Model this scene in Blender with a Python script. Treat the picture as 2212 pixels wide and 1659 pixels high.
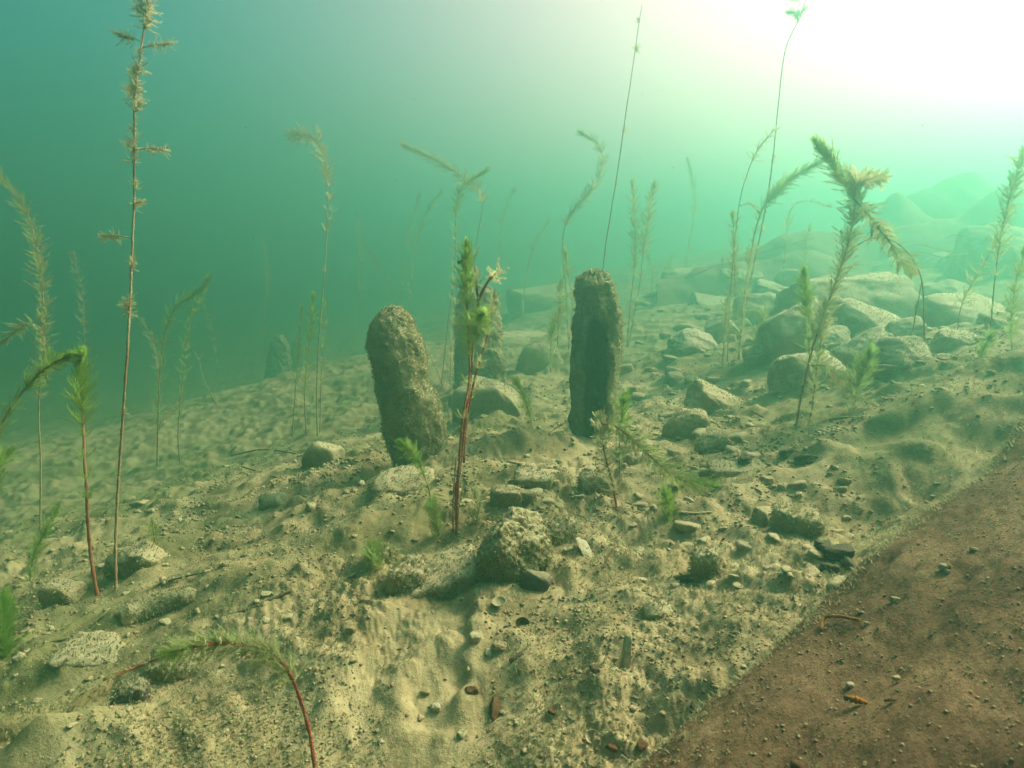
import bpy, math, random
import numpy as np
from mathutils import Vector, Matrix

for _o in list(bpy.data.objects):
    bpy.data.objects.remove(_o, do_unlink=True)
SC = bpy.context.scene
COL = SC.collection
R = math.radians

# ------------------------------------------------------------------ camera
PITCH = R(10.0)
HAZE_COL = (0.225, 0.76, 0.57, 1)
HAZE_DENSITY = 0.24
HAZE_G = 0.80
GLOW = 4.2
cam_data = bpy.data.cameras.new("camera")
cam_data.lens = 24.0
cam_data.sensor_width = 36.0
cam_data.clip_start = 0.02
cam_data.clip_end = 400.0
cam_data.dof.use_dof = True
cam_data.dof.focus_distance = 1.35
cam_data.dof.aperture_fstop = 13.0
cam = bpy.data.objects.new("camera", cam_data)
cam.rotation_euler = (R(90) - PITCH, 0, 0)
COL.objects.link(cam)
SC.camera = cam

# ------------------------------------------------------------------ light
SUN_AZ = R(62)      # clockwise from +Y (the view direction) towards +X
SUN_EL = R(41)
to_sun = Vector((math.sin(SUN_AZ) * math.cos(SUN_EL), math.cos(SUN_AZ) * math.cos(SUN_EL), math.sin(SUN_EL)))
sun_data = bpy.data.lights.new("sun", 'SUN')
sun_data.energy = 5.0
sun_data.angle = R(20)
sun_data.color = (1.0, 0.80, 0.58)
sun = bpy.data.objects.new("sun", sun_data)
sun.rotation_euler = to_sun.to_track_quat('Z', 'Y').to_euler()
COL.objects.link(sun)

world = bpy.data.worlds.new("World")
SC.world = world
world.use_nodes = True
wn, wl = world.node_tree.nodes, world.node_tree.links
wn.clear()
w_out = wn.new('ShaderNodeOutputWorld')
w_bg = wn.new('ShaderNodeBackground')
w_sky = wn.new('ShaderNodeTexSky')
w_sky.sky_type = 'NISHITA'
w_sky.sun_disc = False
w_sky.sun_elevation = SUN_EL
w_sky.sun_rotation = SUN_AZ
w_sky.air_density = 1.0
w_sky.dust_density = 5.0
# daylight reaches the eye through the water: it is tinted by the length of its slanted path
w_tc = wn.new('ShaderNodeTexCoord')
w_sep = wn.new('ShaderNodeSeparateXYZ')
w_ramp = wn.new('ShaderNodeValToRGB')
w_ramp.color_ramp.interpolation = 'EASE'
e = w_ramp.color_ramp.elements
e[0].position = 0.0; e[0].color = (0.02, 0.12, 0.075, 1)
e[1].position = 1.0; e[1].color = (0.55, 0.95, 0.68, 1)
for p, c in ((0.45, (0.03, 0.20, 0.13, 1)), (0.55, (0.10, 0.62, 0.48, 1)), (0.66, (0.22, 0.95, 0.80, 1)), (0.8, (0.42, 0.95, 0.70, 1))):
    k = e.new(p); k.color = c
w_map = wn.new('ShaderNodeMapRange')
w_map.inputs['From Min'].default_value = -1
w_map.inputs['From Max'].default_value = 1
w_mul = wn.new('ShaderNodeMixRGB')
w_mul.blend_type = 'MULTIPLY'
w_mul.inputs[0].default_value = 1
wl.new(w_tc.outputs['Generated'], w_sep.inputs[0])
wl.new(w_sep.outputs['Z'], w_map.inputs['Value'])
wl.new(w_map.outputs[0], w_ramp.inputs[0])
wl.new(w_sky.outputs[0], w_mul.inputs[1])
wl.new(w_ramp.outputs[0], w_mul.inputs[2])
# the bright patch where the sun's light spreads through the surface, on the sun's side
GLOW_AZ, GLOW_EL = R(54), R(14)
w_dot = wn.new('ShaderNodeVectorMath'); w_dot.operation = 'DOT_PRODUCT'
w_dot.inputs[1].default_value = (math.sin(GLOW_AZ) * math.cos(GLOW_EL), math.cos(GLOW_AZ) * math.cos(GLOW_EL), math.sin(GLOW_EL))
w_mx = wn.new('ShaderNodeMath'); w_mx.operation = 'MAXIMUM'; w_mx.inputs[1].default_value = 0.0
w_pw = wn.new('ShaderNodeMath'); w_pw.operation = 'POWER'; w_pw.inputs[1].default_value = 3.0
w_gl = wn.new('ShaderNodeMixRGB'); w_gl.blend_type = 'ADD'; w_gl.inputs[2].default_value = (GLOW * 9.0, GLOW * 1.7, GLOW * 2.6, 1)
wl.new(w_tc.outputs['Generated'], w_dot.inputs[0]); wl.new(w_dot.outputs['Value'], w_mx.inputs[0]); wl.new(w_mx.outputs[0], w_pw.inputs[0])
wl.new(w_pw.outputs[0], w_gl.inputs[0]); wl.new(w_mul.outputs[0], w_gl.inputs[1])
wl.new(w_gl.outputs[0], w_bg.inputs['Color'])
w_bg.inputs['Strength'].default_value = 0.065
wl.new(w_bg.outputs[0], w_out.inputs['Surface'])

# ------------------------------------------------------------------ exposure and render settings
SC.view_settings.view_transform = 'Standard'
SC.view_settings.look = 'None'
SC.view_settings.exposure = 1.25
SC.view_settings.gamma = 1.0
SC.view_settings.use_curve_mapping = False
SC.render.engine = 'CYCLES'
cy = SC.cycles
cy.use_denoising = True
cy.max_bounces = 4
cy.diffuse_bounces = 1
cy.glossy_bounces = 1
cy.transmission_bounces = 2
cy.transparent_max_bounces = 6
cy.volume_bounces = 1
cy.caustics_reflective = False
cy.caustics_refractive = False
cy.use_adaptive_sampling = False

# ------------------------------------------------------------------ helpers: noise, meshes, pixels
FPX, PCX, PCY = 24.0 / 36.0 * 2212.0, 1106.0, 829.5
CF = np.array([0, math.cos(PITCH), -math.sin(PITCH)])
CU = np.array([0, math.sin(PITCH), math.cos(PITCH)])
CR = np.array([1.0, 0, 0])

def ray(px, py):
    return CF + CR * ((px - PCX) / FPX) + CU * ((PCY - py) / FPX)

def D(d):
    """distances beyond the near bed, stretched to the true depth of the view"""
    return d if d < 1.75 else 1.75 + (d - 1.75) * 4.0

def at(px, py, d):
    return ray(px, py) * d

_rng = np.random.default_rng(7)
_perm = np.concatenate([_rng.permutation(256)] * 3)
_grad = _rng.normal(size=(256, 3)); _grad /= np.linalg.norm(_grad, axis=1)[:, None]

def perlin(p):
    p = np.asarray(p, float)
    i = np.floor(p).astype(int); f = p - i; i &= 255
    u = f * f * f * (f * (f * 6 - 15) + 10)
    out = np.zeros(len(p))
    for dx in (0, 1):
        wx = u[:, 0] if dx else 1 - u[:, 0]
        for dy in (0, 1):
            wy = u[:, 1] if dy else 1 - u[:, 1]
            for dz in (0, 1):
                wz = u[:, 2] if dz else 1 - u[:, 2]
                h = _perm[_perm[_perm[(i[:, 0] + dx) & 255] + ((i[:, 1] + dy) & 255)] + ((i[:, 2] + dz) & 255)]
                g = _grad[h]
                out += wx * wy * wz * (g[:, 0] * (f[:, 0] - dx) + g[:, 1] * (f[:, 1] - dy) + g[:, 2] * (f[:, 2] - dz))
    return out * 1.6

def fbm(p, octaves=4, gain=0.5, lac=2.03):
    p = np.asarray(p, float); a = 1.0; s = np.zeros(len(p)); t = 0
    for k in range(octaves):
        s += a * perlin(p + 17.3 * k); t += a
        p = p * lac; a *= gain
    return s / t

def mesh_np(name, verts, faces, mat=None, smooth=True, parent=None, attr=None, rigid=None):
    """one mesh object from numpy arrays; faces is an (n,3) or (n,4) array"""
    verts = np.ascontiguousarray(verts, np.float32); faces = np.ascontiguousarray(faces, np.int32)
    me = bpy.data.meshes.new(name)
    n, k = faces.shape
    me.vertices.add(len(verts)); me.vertices.foreach_set("co", verts.ravel())
    me.loops.add(n * k); me.loops.foreach_set("vertex_index", faces.ravel())
    me.polygons.add(n)
    me.polygons.foreach_set("loop_start", np.arange(0, n * k, k, dtype=np.int32))
    me.polygons.foreach_set("use_smooth", np.full(n, smooth, bool))
    me.update(calc_edges=True)
    if attr:
        for an, av in attr.items():
            a = me.attributes.new(an, 'FLOAT', 'POINT')
            a.data.foreach_set("value", np.ascontiguousarray(av, np.float32))
    if mat is not None:
        me.materials.append(mat)
    o = bpy.data.objects.new(name, me)
    COL.objects.link(o)
    if parent is not None:
        o.parent = parent
    return o

def empty(name, loc):
    o = bpy.data.objects.new(name, None)
    o.empty_display_size = 0.05
    COL.objects.link(o)
    o.location = Vector([float(v) for v in loc])
    return o

def tag(o, label=None, cat=None, group=None, kind=None):
    if label: o["label"] = label
    if cat: o["category"] = cat
    if group: o["group"] = group
    if kind: o["kind"] = kind
    return o

# ------------------------------------------------------------------ the lie of the lake bed
CTRL_PX = [(0, 1659, .78), (550, 1659, .74), (1106, 1659, .70), (1500, 1659, .63), (2212, 1659, .52),
           (990, 1150, 1.15), (1265, 970, 1.65), (905, 985, 1.6), (1710, 940, 1.45), (2212, 830, 1.25),
           (1590, 780, 1.98), (1840, 690, 2.2), (2150, 625, 2.33), (2080, 510, 2.95), (1480, 650, 2.7),
           (1160, 650, 3.5), (1100, 720, 2.9), (800, 765, 2.6), (600, 825, 3.2), (400, 850, 3.5),
           (100, 955, 2.5), (0, 1005, 2.25), (250, 1285, 1.27), (0, 1400, 1.06), (600, 1100, 1.56),
           (1600, 1200, .98), (1900, 1000, 1.15), (1400, 1050, 1.32), (300, 1020, 2.15), (1106, 1400, .87), (1400, 860, 1.95),
           (750, 1000, 1.76), (1960, 870, 1.45)]
CTRL = [at(c[0], c[1], D(c[2])) for c in CTRL_PX]
for x, y, z in [(-7, 10, -2.0), (0, 14, -.5), (8, 13, .8), (5, 4, .25), (2.4, .9, .05), (-3, .5, -1.15), (0, -1, -.55), (-3, -2.5, -1.0),
                (3, -2, .1), (-21, 0, -2.2), (-15, 15, -2.3), (0, 21, -.6), (15, 15, 1.0), (21, 0, .7), (15, -15, .3), (0, -21, -.9), (-15, -15, -2.0)]:
    CTRL.append(np.array([x, y, z]))
CTRL = np.array(CTRL)

def _tps(r2):
    return 0.5 * r2 * np.log(r2 + 1e-12)
_n = len(CTRL)
_K = _tps(((CTRL[:, None, :2] - CTRL[None, :, :2]) ** 2).sum(-1)) + np.eye(_n) * 0.02
_P = np.hstack([np.ones((_n, 1)), CTRL[:, :2]])
_A = np.block([[_K, _P], [_P.T, np.zeros((3, 3))]])
_sol = np.linalg.solve(_A, np.concatenate([CTRL[:, 2], np.zeros(3)]))

def base_h(x, y):
    x = np.atleast_1d(np.asarray(x, float)); y = np.atleast_1d(np.asarray(y, float))
    out = np.empty(len(x))
    for s in range(0, len(x), 20000):
        xs, ys = x[s:s + 20000], y[s:s + 20000]
        r2 = (xs[:, None] - CTRL[None, :, 0]) ** 2 + (ys[:, None] - CTRL[None, :, 1]) ** 2
        out[s:s + 20000] = _tps(r2) @ _sol[:_n] + _sol[_n] + _sol[_n + 1] * xs + _sol[_n + 2] * ys
    return out

MOUNDS = []     # (x, y, radius_x, radius_y, angle, height): heaps and hollows of silt
def mound(px, py, wpx, hpx_or_ratio, height, d, ang=0.0):
    d = D(d); p = at(px, py, d)
    MOUNDS.append((p[0], p[1], wpx * d / FPX / 2, wpx * d / FPX / 2 * hpx_or_ratio, ang, height))

def mid_h(x, y):
    """the bed with its heaps and hollows, without the crumbly surface"""
    h = base_h(x, y)
    x = np.atleast_1d(np.asarray(x, float)); y = np.atleast_1d(np.asarray(y, float))
    for mx, my, rx, ry, a, hh in MOUNDS:
        c, s = math.cos(a), math.sin(a)
        u = ((x - mx) * c + (y - my) * s) / rx; v = (-(x - mx) * s + (y - my) * c) / ry
        h = h + hh * np.exp(-(u * u + v * v) * 1.3)
    p = np.stack([x, y, np.zeros_like(x)], 1)
    h = h + 0.045 * fbm(p * 2.2 + 3.1, 3) + 0.024 * fbm(p * 8 + 8.7, 3)
    return h

def ground_hit(px, py):
    """the point of the bed seen at this pixel, and its depth"""
    dr = ray(px, py)
    ds = np.concatenate([np.linspace(.3, 4, 500), np.linspace(4.02, 20, 600)])
    pts = dr[None] * ds[:, None]
    below = pts[:, 2] < mid_h(pts[:, 0], pts[:, 1])
    i = int(np.argmax(below)) if below.any() else len(ds) - 1
    d = ds[i]
    return dr * d, d

# ------------------------------------------------------------------ materials
def new_mat(name):
    m = bpy.data.materials.new(name); m.use_nodes = True
    nt = m.node_tree; b = nt.nodes['Principled BSDF']
    b.inputs['Specular IOR Level'].default_value = 0.15
    b.inputs['Roughness'].default_value = 0.9
    return m, nt, b

def earthy(name, stops, scale=14, fine=160, bump=0.5, bump_dist=0.004, speck=None, patch=None, up=None):
    """mottled silt, stone or bark: noise at two scales through a colour ramp, a fine grain in the bump"""
    m, nt, b = new_mat(name)
    N, L = nt.nodes, nt.links
    geo = N.new('ShaderNodeNewGeometry')
    pos = geo.outputs['Position']
    n1 = N.new('ShaderNodeTexNoise'); n1.inputs['Scale'].default_value = scale; n1.inputs['Detail'].default_value = 6; n1.inputs['Roughness'].default_value = 0.65
    n2 = N.new('ShaderNodeTexNoise'); n2.inputs['Scale'].default_value = fine; n2.inputs['Detail'].default_value = 3
    L.new(pos, n1.inputs['Vector']); L.new(pos, n2.inputs['Vector'])
    add = N.new('ShaderNodeMath'); add.operation = 'MULTIPLY_ADD'
    L.new(n2.outputs[0], add.inputs[0]); add.inputs[1].default_value = 0.55
    L.new(n1.outputs[0], add.inputs[2])
    sub = N.new('ShaderNodeMath'); sub.operation = 'SUBTRACT'; sub.inputs[1].default_value = 0.275
    L.new(add.outputs[0], sub.inputs[0])
    rp = N.new('ShaderNodeValToRGB')
    while len(rp.color_ramp.elements) < len(stops):
        rp.color_ramp.elements.new(0.5)
    for el, (p, c) in zip(rp.color_ramp.elements, stops):
        el.position = p; el.color = (min(c[0] * TINT[0], .9), c[1] * TINT[1], c[2] * TINT[2], 1)
    L.new(sub.outputs[0], rp.inputs[0])
    col = rp.outputs[0]
    if patch:   # large drifts of another sediment
        n4 = N.new('ShaderNodeTexNoise'); n4.inputs['Scale'].default_value = patch[0]; n4.inputs['Detail'].default_value = 5; n4.inputs['Roughness'].default_value = .6
        L.new(pos, n4.inputs['Vector'])
        m4 = N.new('ShaderNodeMapRange'); m4.inputs['From Min'].default_value = patch[1]; m4.inputs['From Max'].default_value = patch[1] + .16
        m4.inputs['To Max'].default_value = patch[3]
        L.new(n4.outputs[0], m4.inputs['Value'])
        x4 = N.new('ShaderNodeMixRGB'); x4.blend_type = 'MULTIPLY'; L.new(m4.outputs[0], x4.inputs[0]); L.new(col, x4.inputs[1]); x4.inputs[2].default_value = (*patch[2], 1)
        col = x4.outputs[0]
    if up:      # fine silt lies on whatever faces up
        sx = N.new('ShaderNodeSeparateXYZ'); L.new(geo.outputs['Normal'], sx.inputs[0])
        ad = N.new('ShaderNodeMath'); ad.operation = 'MULTIPLY_ADD'; ad.inputs[1].default_value = 0.5
        L.new(n1.outputs[0], ad.inputs[0]); L.new(sx.outputs['Z'], ad.inputs[2])
        mr = N.new('ShaderNodeMapRange'); mr.inputs['From Min'].default_value = 0.45; mr.inputs['From Max'].default_value = 1.0
        L.new(ad.outputs[0], mr.inputs['Value'])
        mx = N.new('ShaderNodeMixRGB'); L.new(mr.outputs[0], mx.inputs[0]); L.new(col, mx.inputs[1]); mx.inputs[2].default_value = (up[0] * 1.12, up[1], up[2] * .95, 1)
        col = mx.outputs[0]
    L.new(col, b.inputs['Base Color'])
    n3 = N.new('ShaderNodeTexNoise'); n3.inputs['Scale'].default_value = fine * 1.6; n3.inputs['Detail'].default_value = 4; n3.inputs['Roughness'].default_value = 0.7
    L.new(pos, n3.inputs['Vector'])
    bp = N.new('ShaderNodeBump'); bp.inputs['Strength'].default_value = bump; bp.inputs['Distance'].default_value = bump_dist
    L.new(n3.outputs[0], bp.inputs['Height']); L.new(bp.outputs[0], b.inputs['Normal'])
    return m

TINT = (1.10, .97, .96)
SILT = (0.42, 0.37, 0.22)
M_SILT = earthy("silt", [(0.20, (0.15, 0.13, 0.075)), (0.38, (0.255, 0.215, 0.115)), (0.55, (0.36, 0.31, 0.175)), (0.75, (0.44, 0.385, 0.235))], 9, 170, 0.6, 0.0035, patch=(1.7, .46, (.50, .60, .46), .85))

# ------------------------------------------------------------------ the lake bed
def crumble(x, y):
    x = np.atleast_1d(np.asarray(x, float)); y = np.atleast_1d(np.asarray(y, float))
    p = np.stack([x, y, np.zeros_like(x)], 1)
    a = fbm(p * 26 + 1.7, 3)
    b = np.abs(perlin(p * 60 + 5.2))
    c = np.abs(perlin(p * 140 + 9.9))
    rough = 0.22 + 1.5 * np.clip(fbm(p * 3 + 40.2, 2) + 0.18, 0, .8)
    lump = np.clip(fbm(p * 14 + 22.2, 2) * 2.2, 0, 1)
    return rough * (0.013 * a + 0.0065 * b + 0.0045 * c) + 0.013 * lump

def full_h(x, y):
    return mid_h(x, y) + crumble(x, y)

def build_bed():
    azd = np.radians(np.linspace(-47, 47, 820))
    azc = np.radians(np.linspace(47, 313, 90))[1:-1]
    az = np.concatenate([azd, azc]); na = len(az)
    rr = np.concatenate([np.geomspace(.05, .42, 12)[:-1], np.geomspace(.42, 10, 600), np.geomspace(10, 22, 36)[1:]])
    nr = len(rr)
    A, RR = np.meshgrid(az, rr)
    x = (np.sin(A) * RR).ravel(); y = (np.cos(A) * RR).ravel()
    z = full_h(x, y)
    v = np.stack([x, y, z], 1)
    v = np.vstack([v, [0, 0, float(mid_h(0, 0)[0])]])
    idx = np.arange(nr * na).reshape(nr, na)
    nx = np.roll(idx, -1, axis=1)
    q = np.stack([idx[:-1], idx[1:], nx[1:], nx[:-1]], -1).reshape(-1, 4)[:, ::-1]
    o = mesh_np("lake_bed", v, q, M_SILT)
    return tag(o, kind="structure")

# ------------------------------------------------------------------ heaps, hollows and the ledge in the silt
mound(2060, 885, 620, .45, .050, 1.32, 0.1)
mound(1960, 1075, 420, .55, -.050, 1.04, 0.2)
mound(2180, 960, 240, .6, -.030, 1.1)
mound(790, 1010, 230, .9, -.050, 1.62, 0.3)
mound(1060, 1040, 300, .5, .030, 1.42)
mound(1140, 985, 190, .7, .045, 1.62)
mound(1075, 930, 190, .9, .05, 1.85)
mound(1180, 1250, 330, .8, .022, 1.0)
mound(1480, 1120, 300, .5, .030, 1.15, 0.3)
mound(480, 1290, 420, .5, .020, 1.13, -0.3)
mound(130, 1540, 380, .4, .035, .80, 0.5)
mound(330, 1130, 300, .4, .025, 1.45, 0.2)
mound(900, 1150, 200, .6, -.030, 1.16)
mound(700, 850, 300, .7, .03, 2.2)
mound(1450, 800, 260, .6, .04, 2.1, .4)
mound(2000, 790, 300, .5, .04, 1.7)
mound(1620, 1010, 240, .6, -.022, 1.28)

_bh = mid_h
_la, _lb = at(1018, 1305, 0.965), at(985, 1520, 0.79)
def mid_h(x, y):
    h = _bh(x, y)
    x = np.atleast_1d(np.asarray(x, float)); y = np.atleast_1d(np.asarray(y, float))
    d = _lb[:2] - _la[:2]; ln = float(np.hypot(*d)); d = d / ln
    rx, ry = x - _la[0], y - _la[1]
    s = (rx * d[0] + ry * d[1]) / ln
    wob = 0.016 * perlin(np.stack([x * 22, y * 22, x * 0], 1))
    n = -(rx * d[1] - ry * d[0]) * -1 + wob          # positive towards the right
    if d[1] < 0: n = -n
    n = -n if ((at(1200, 1400, .87)[0] - _la[0]) * d[1] - (at(1200, 1400, .87)[1] - _la[1]) * d[0]) * (1 if d[1] >= 0 else -1) < -1e9 else n
    along = 1 / (1 + np.exp(-(s + .02) * 22)) / (1 + np.exp((s - 1.05) * 14))
    step = 1 / (1 + np.exp(-n * 260)) * np.exp(-np.clip(n, 0, None) / .20)
    dip = -0.12 * np.exp(-(np.clip(-n, 0, None) / .05) ** 2) / (1 + np.exp(n * 260))
    return h + 0.020 * along * (step + dip)

bed = build_bed()

# ------------------------------------------------------------------ more materials
M_ROCK = earthy("silted_stone", [(0.22, (0.11, 0.105, 0.06)), (0.42, (0.27, 0.25, 0.145)), (0.58, (0.38, 0.35, 0.21)), (0.8, (0.46, 0.42, 0.27))], 16, 190, 0.9, 0.005, patch=(11, .48, (.55, .64, .5), .8), up=(0.48, 0.43, 0.28))
M_HEAP = earthy("pale_silted_stone", [(0.22, (0.16, 0.15, 0.09)), (0.42, (0.33, 0.30, 0.19)), (0.58, (0.44, 0.41, 0.27)), (0.8, (0.52, 0.48, 0.33))], 10, 150, 0.9, 0.008, patch=(7, .5, (.6, .68, .55), .7), up=(0.62, 0.57, 0.42))
M_CRUST = earthy("algae_crust", [(0.22, (0.12, 0.12, 0.06)), (0.42, (0.28, 0.27, 0.14)), (0.58, (0.42, 0.40, 0.22)), (0.8, (0.52, 0.49, 0.31))], 22, 200, 1.0, 0.006, up=(0.44, 0.41, 0.26))
M_MOSS = earthy("mossy_stone", [(0.25, (0.05, 0.05, 0.025)), (0.42, (0.17, 0.155, 0.07)), (0.6, (0.31, 0.285, 0.14)), (0.8, (0.42, 0.385, 0.22))], 18, 200, 1.0, 0.006, up=(0.50, 0.46, 0.29))
M_DARK = earthy("black_debris", [(0.3, (0.012, 0.012, 0.014)), (0.6, (0.035, 0.035, 0.04)), (0.8, (0.12, 0.11, 0.08))], 25, 190, 0.8, 0.004, up=(.10, .092, .06))
M_GREYSTONE = earthy("dark_grey_stone", [(0.3, (0.07, 0.075, 0.075)), (0.6, (0.13, 0.135, 0.125)), (0.8, (0.28, 0.26, 0.18))], 30, 220, 0.8, 0.004, up=(.26, .24, .16))
M_PALE = earthy("pale_shell", [(0.3, (0.26, 0.25, 0.16)), (0.6, (0.42, 0.41, 0.30)), (0.8, (0.56, 0.54, 0.42))], 60, 300, 0.3, 0.001)
M_BROWNBIT = earthy("rotten_brown_leaf", [(0.3, (0.04, 0.022, 0.012)), (0.6, (0.13, 0.07, 0.035)), (0.8, (0.25, 0.17, 0.09))], 60, 300, 0.5, 0.002)
M_AMBER = earthy("amber_shell", [(0.3, (0.16, 0.06, 0.01)), (0.6, (0.34, 0.14, 0.018)), (0.8, (0.46, 0.24, 0.05))], 60, 300, 0.4, 0.001)
M_TWIG = earthy("silted_twig", [(0.3, (0.07, 0.06, 0.035)), (0.6, (0.18, 0.16, 0.09)), (0.8, (0.34, 0.31, 0.19))], 40, 250, 0.6, 0.002)
M_MAT = earthy("brown_geotextile", [(0.25, (0.060, 0.036, 0.020)), (0.42, (0.11, 0.068, 0.038)), (0.56, (0.165, 0.107, 0.060)), (0.75, (0.28, 0.195, 0.115))], 9, 260, 0.8, 0.0025, patch=(3.2, .50, (1.7, 1.8, 1.75), .8))
M_NET = earthy("dark_netting", [(0.3, (0.03, 0.035, 0.035)), (0.6, (0.06, 0.065, 0.06)), (0.8, (0.14, 0.13, 0.10))], 5, 120, 0.5, 0.01, up=(0.33, 0.265, 0.185))

def two_tone(name, attr, c0, c1, noise=0.25, translucent=0.0, rough=0.8):
    """colour that runs from c0 to c1 with a value stored on the mesh"""
    m, nt, b = new_mat(name)
    N, L = nt.nodes, nt.links
    a = N.new('ShaderNodeAttribute'); a.attribute_name = attr
    geo = N.new('ShaderNodeNewGeometry')
    nz = N.new('ShaderNodeTexNoise'); nz.inputs['Scale'].default_value = 90; nz.inputs['Detail'].default_value = 3
    L.new(geo.outputs['Position'], nz.inputs['Vector'])
    ma = N.new('ShaderNodeMath'); ma.operation = 'MULTIPLY_ADD'; ma.inputs[1].default_value = noise * 2
    L.new(nz.outputs[0], ma.inputs[0]); L.new(a.outputs['Fac'], ma.inputs[2])
    sb = N.new('ShaderNodeMath'); sb.operation = 'SUBTRACT'; sb.inputs[1].default_value = noise; sb.use_clamp = True
    L.new(ma.outputs[0], sb.inputs[0])
    mx = N.new('ShaderNodeMixRGB'); mx.inputs[1].default_value = (*c0, 1); mx.inputs[2].default_value = (*c1, 1)
    L.new(sb.outputs[0], mx.inputs[0])
    L.new(mx.outputs[0], b.inputs['Base Color'])
    b.inputs['Roughness'].default_value = rough
    if translucent:
        tr = N.new('ShaderNodeBsdfTranslucent'); L.new(mx.outputs[0], tr.inputs['Color'])
        ms = N.new('ShaderNodeMixShader'); ms.inputs[0].default_value = translucent
        L.new(b.outputs[0], ms.inputs[1]); L.new(tr.outputs[0], ms.inputs[2])
        L.new(ms.outputs[0], nt.nodes['Material Output'].inputs['Surface'])
    else:
        bp = N.new('ShaderNodeBump'); bp.inputs['Strength'].default_value = 0.8; bp.inputs['Distance'].default_value = 0.004
        n3 = N.new('ShaderNodeTexNoise'); n3.inputs['Scale'].default_value = 240; n3.inputs['Detail'].default_value = 4
        L.new(geo.outputs['Position'], n3.inputs['Vector'])
        L.new(n3.outputs[0], bp.inputs['Height']); L.new(bp.outputs[0], b.inputs['Normal'])
    return m
M_LEAF = two_tone("milfoil_leaf", "age", (0.56, 0.51, 0.31), (0.27, 0.45, 0.07), 0.15, 0.72)
M_FUZZ = two_tone("algae_fuzz", "age", (0.46, 0.42, 0.26), (0.30, 0.29, 0.13), 0.2, 0.45)
M_STEM = two_tone("milfoil_stem", "age", (0.38, 0.31, 0.17), (0.30, 0.055, 0.032), 0.25)
M_POST = two_tone("weathered_post", "crust_and_shade", (0.020, 0.019, 0.016), (0.42, 0.40, 0.23), 0.3)  # bare dark wood to pale crust; the value also holds painted side shade

# ------------------------------------------------------------------ shape builders
def ico(sub):
    t = (1 + 5 ** .5) / 2
    v = [(-1, t, 0), (1, t, 0), (-1, -t, 0), (1, -t, 0), (0, -1, t), (0, 1, t), (0, -1, -t), (0, 1, -t), (t, 0, -1), (t, 0, 1), (-t, 0, -1), (-t, 0, 1)]
    f = [(0, 11, 5), (0, 5, 1), (0, 1, 7), (0, 7, 10), (0, 10, 11), (1, 5, 9), (5, 11, 4), (11, 10, 2), (10, 7, 6), (7, 1, 8),
         (3, 9, 4), (3, 4, 2), (3, 2, 6), (3, 6, 8), (3, 8, 9), (4, 9, 5), (2, 4, 11), (6, 2, 10), (8, 6, 7), (9, 8, 1)]
    v = [np.array(p) / np.linalg.norm(p) for p in v]
    for _ in range(sub):
        cache = {}; nf = []
        def mid(a, b):
            k = (min(a, b), max(a, b))
            if k not in cache:
                m = v[a] + v[b]; v.append(m / np.linalg.norm(m)); cache[k] = len(v) - 1
            return cache[k]
        for a, b, c in f:
            x, y, z = mid(a, b), mid(b, c), mid(c, a)
            nf += [(a, x, z), (b, y, x), (c, z, y), (x, y, z)]
        f = nf
    return np.array(v), np.array(f)
ICO = {k: ico(k) for k in (0, 1, 2, 3, 4, 5)}

def normals_of(v, f):
    n = np.zeros_like(v)
    a, b, c = v[f[:, 0]], v[f[:, 1]], v[f[:, 2]]
    fn = np.cross(b - a, c - a)
    for k in range(3):
        np.add.at(n, f[:, k], fn)
    return n / (np.linalg.norm(n, axis=1)[:, None] + 1e-12)

def rotm(rx, ry, rz):
    return np.array(Matrix.Rotation(rz, 3, 'Z') @ Matrix.Rotation(ry, 3, 'Y') @ Matrix.Rotation(rx, 3, 'X'))

def rock_np(sx, sy, sz, seed, sub=4, box=0.35, rough=0.12, flat=0.0):
    """a worn stone: a sphere pushed towards a box, cut by a few planes and roughened"""
    v, f = ICO[sub]
    rs = np.random.default_rng(seed)
    p = 2 + box * 14
    r = (np.abs(v) ** p).sum(1) ** (-1 / p)
    u = v * r[:, None]
    for _ in range(6):
        n = rs.normal(size=3); n /= np.linalg.norm(n)
        dd = rs.uniform(.68, .96); q = u @ n
        u = u - np.clip(q - dd, 0, None)[:, None] * n * 0.65
    o = rs.uniform(0, 90, 3)
    u = u * (1 + rough * 1.3 * fbm(v * 1.4 + o, 3) + rough * .35 * fbm(v * 6 + o, 3))[:, None]
    u = u * np.array([sx, sy, sz])
    s = min(sx, sy, sz)
    n = normals_of(u, f)
    u = u + n * (s * rough * .45 * fbm(u / s * 6 + o, 3) + (.0018 * np.abs(fbm(u * 60 + o, 2)) + .0012 * perlin(u * 170 + o) if sub >= 4 else 0))[:, None]
    return u, f

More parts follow.
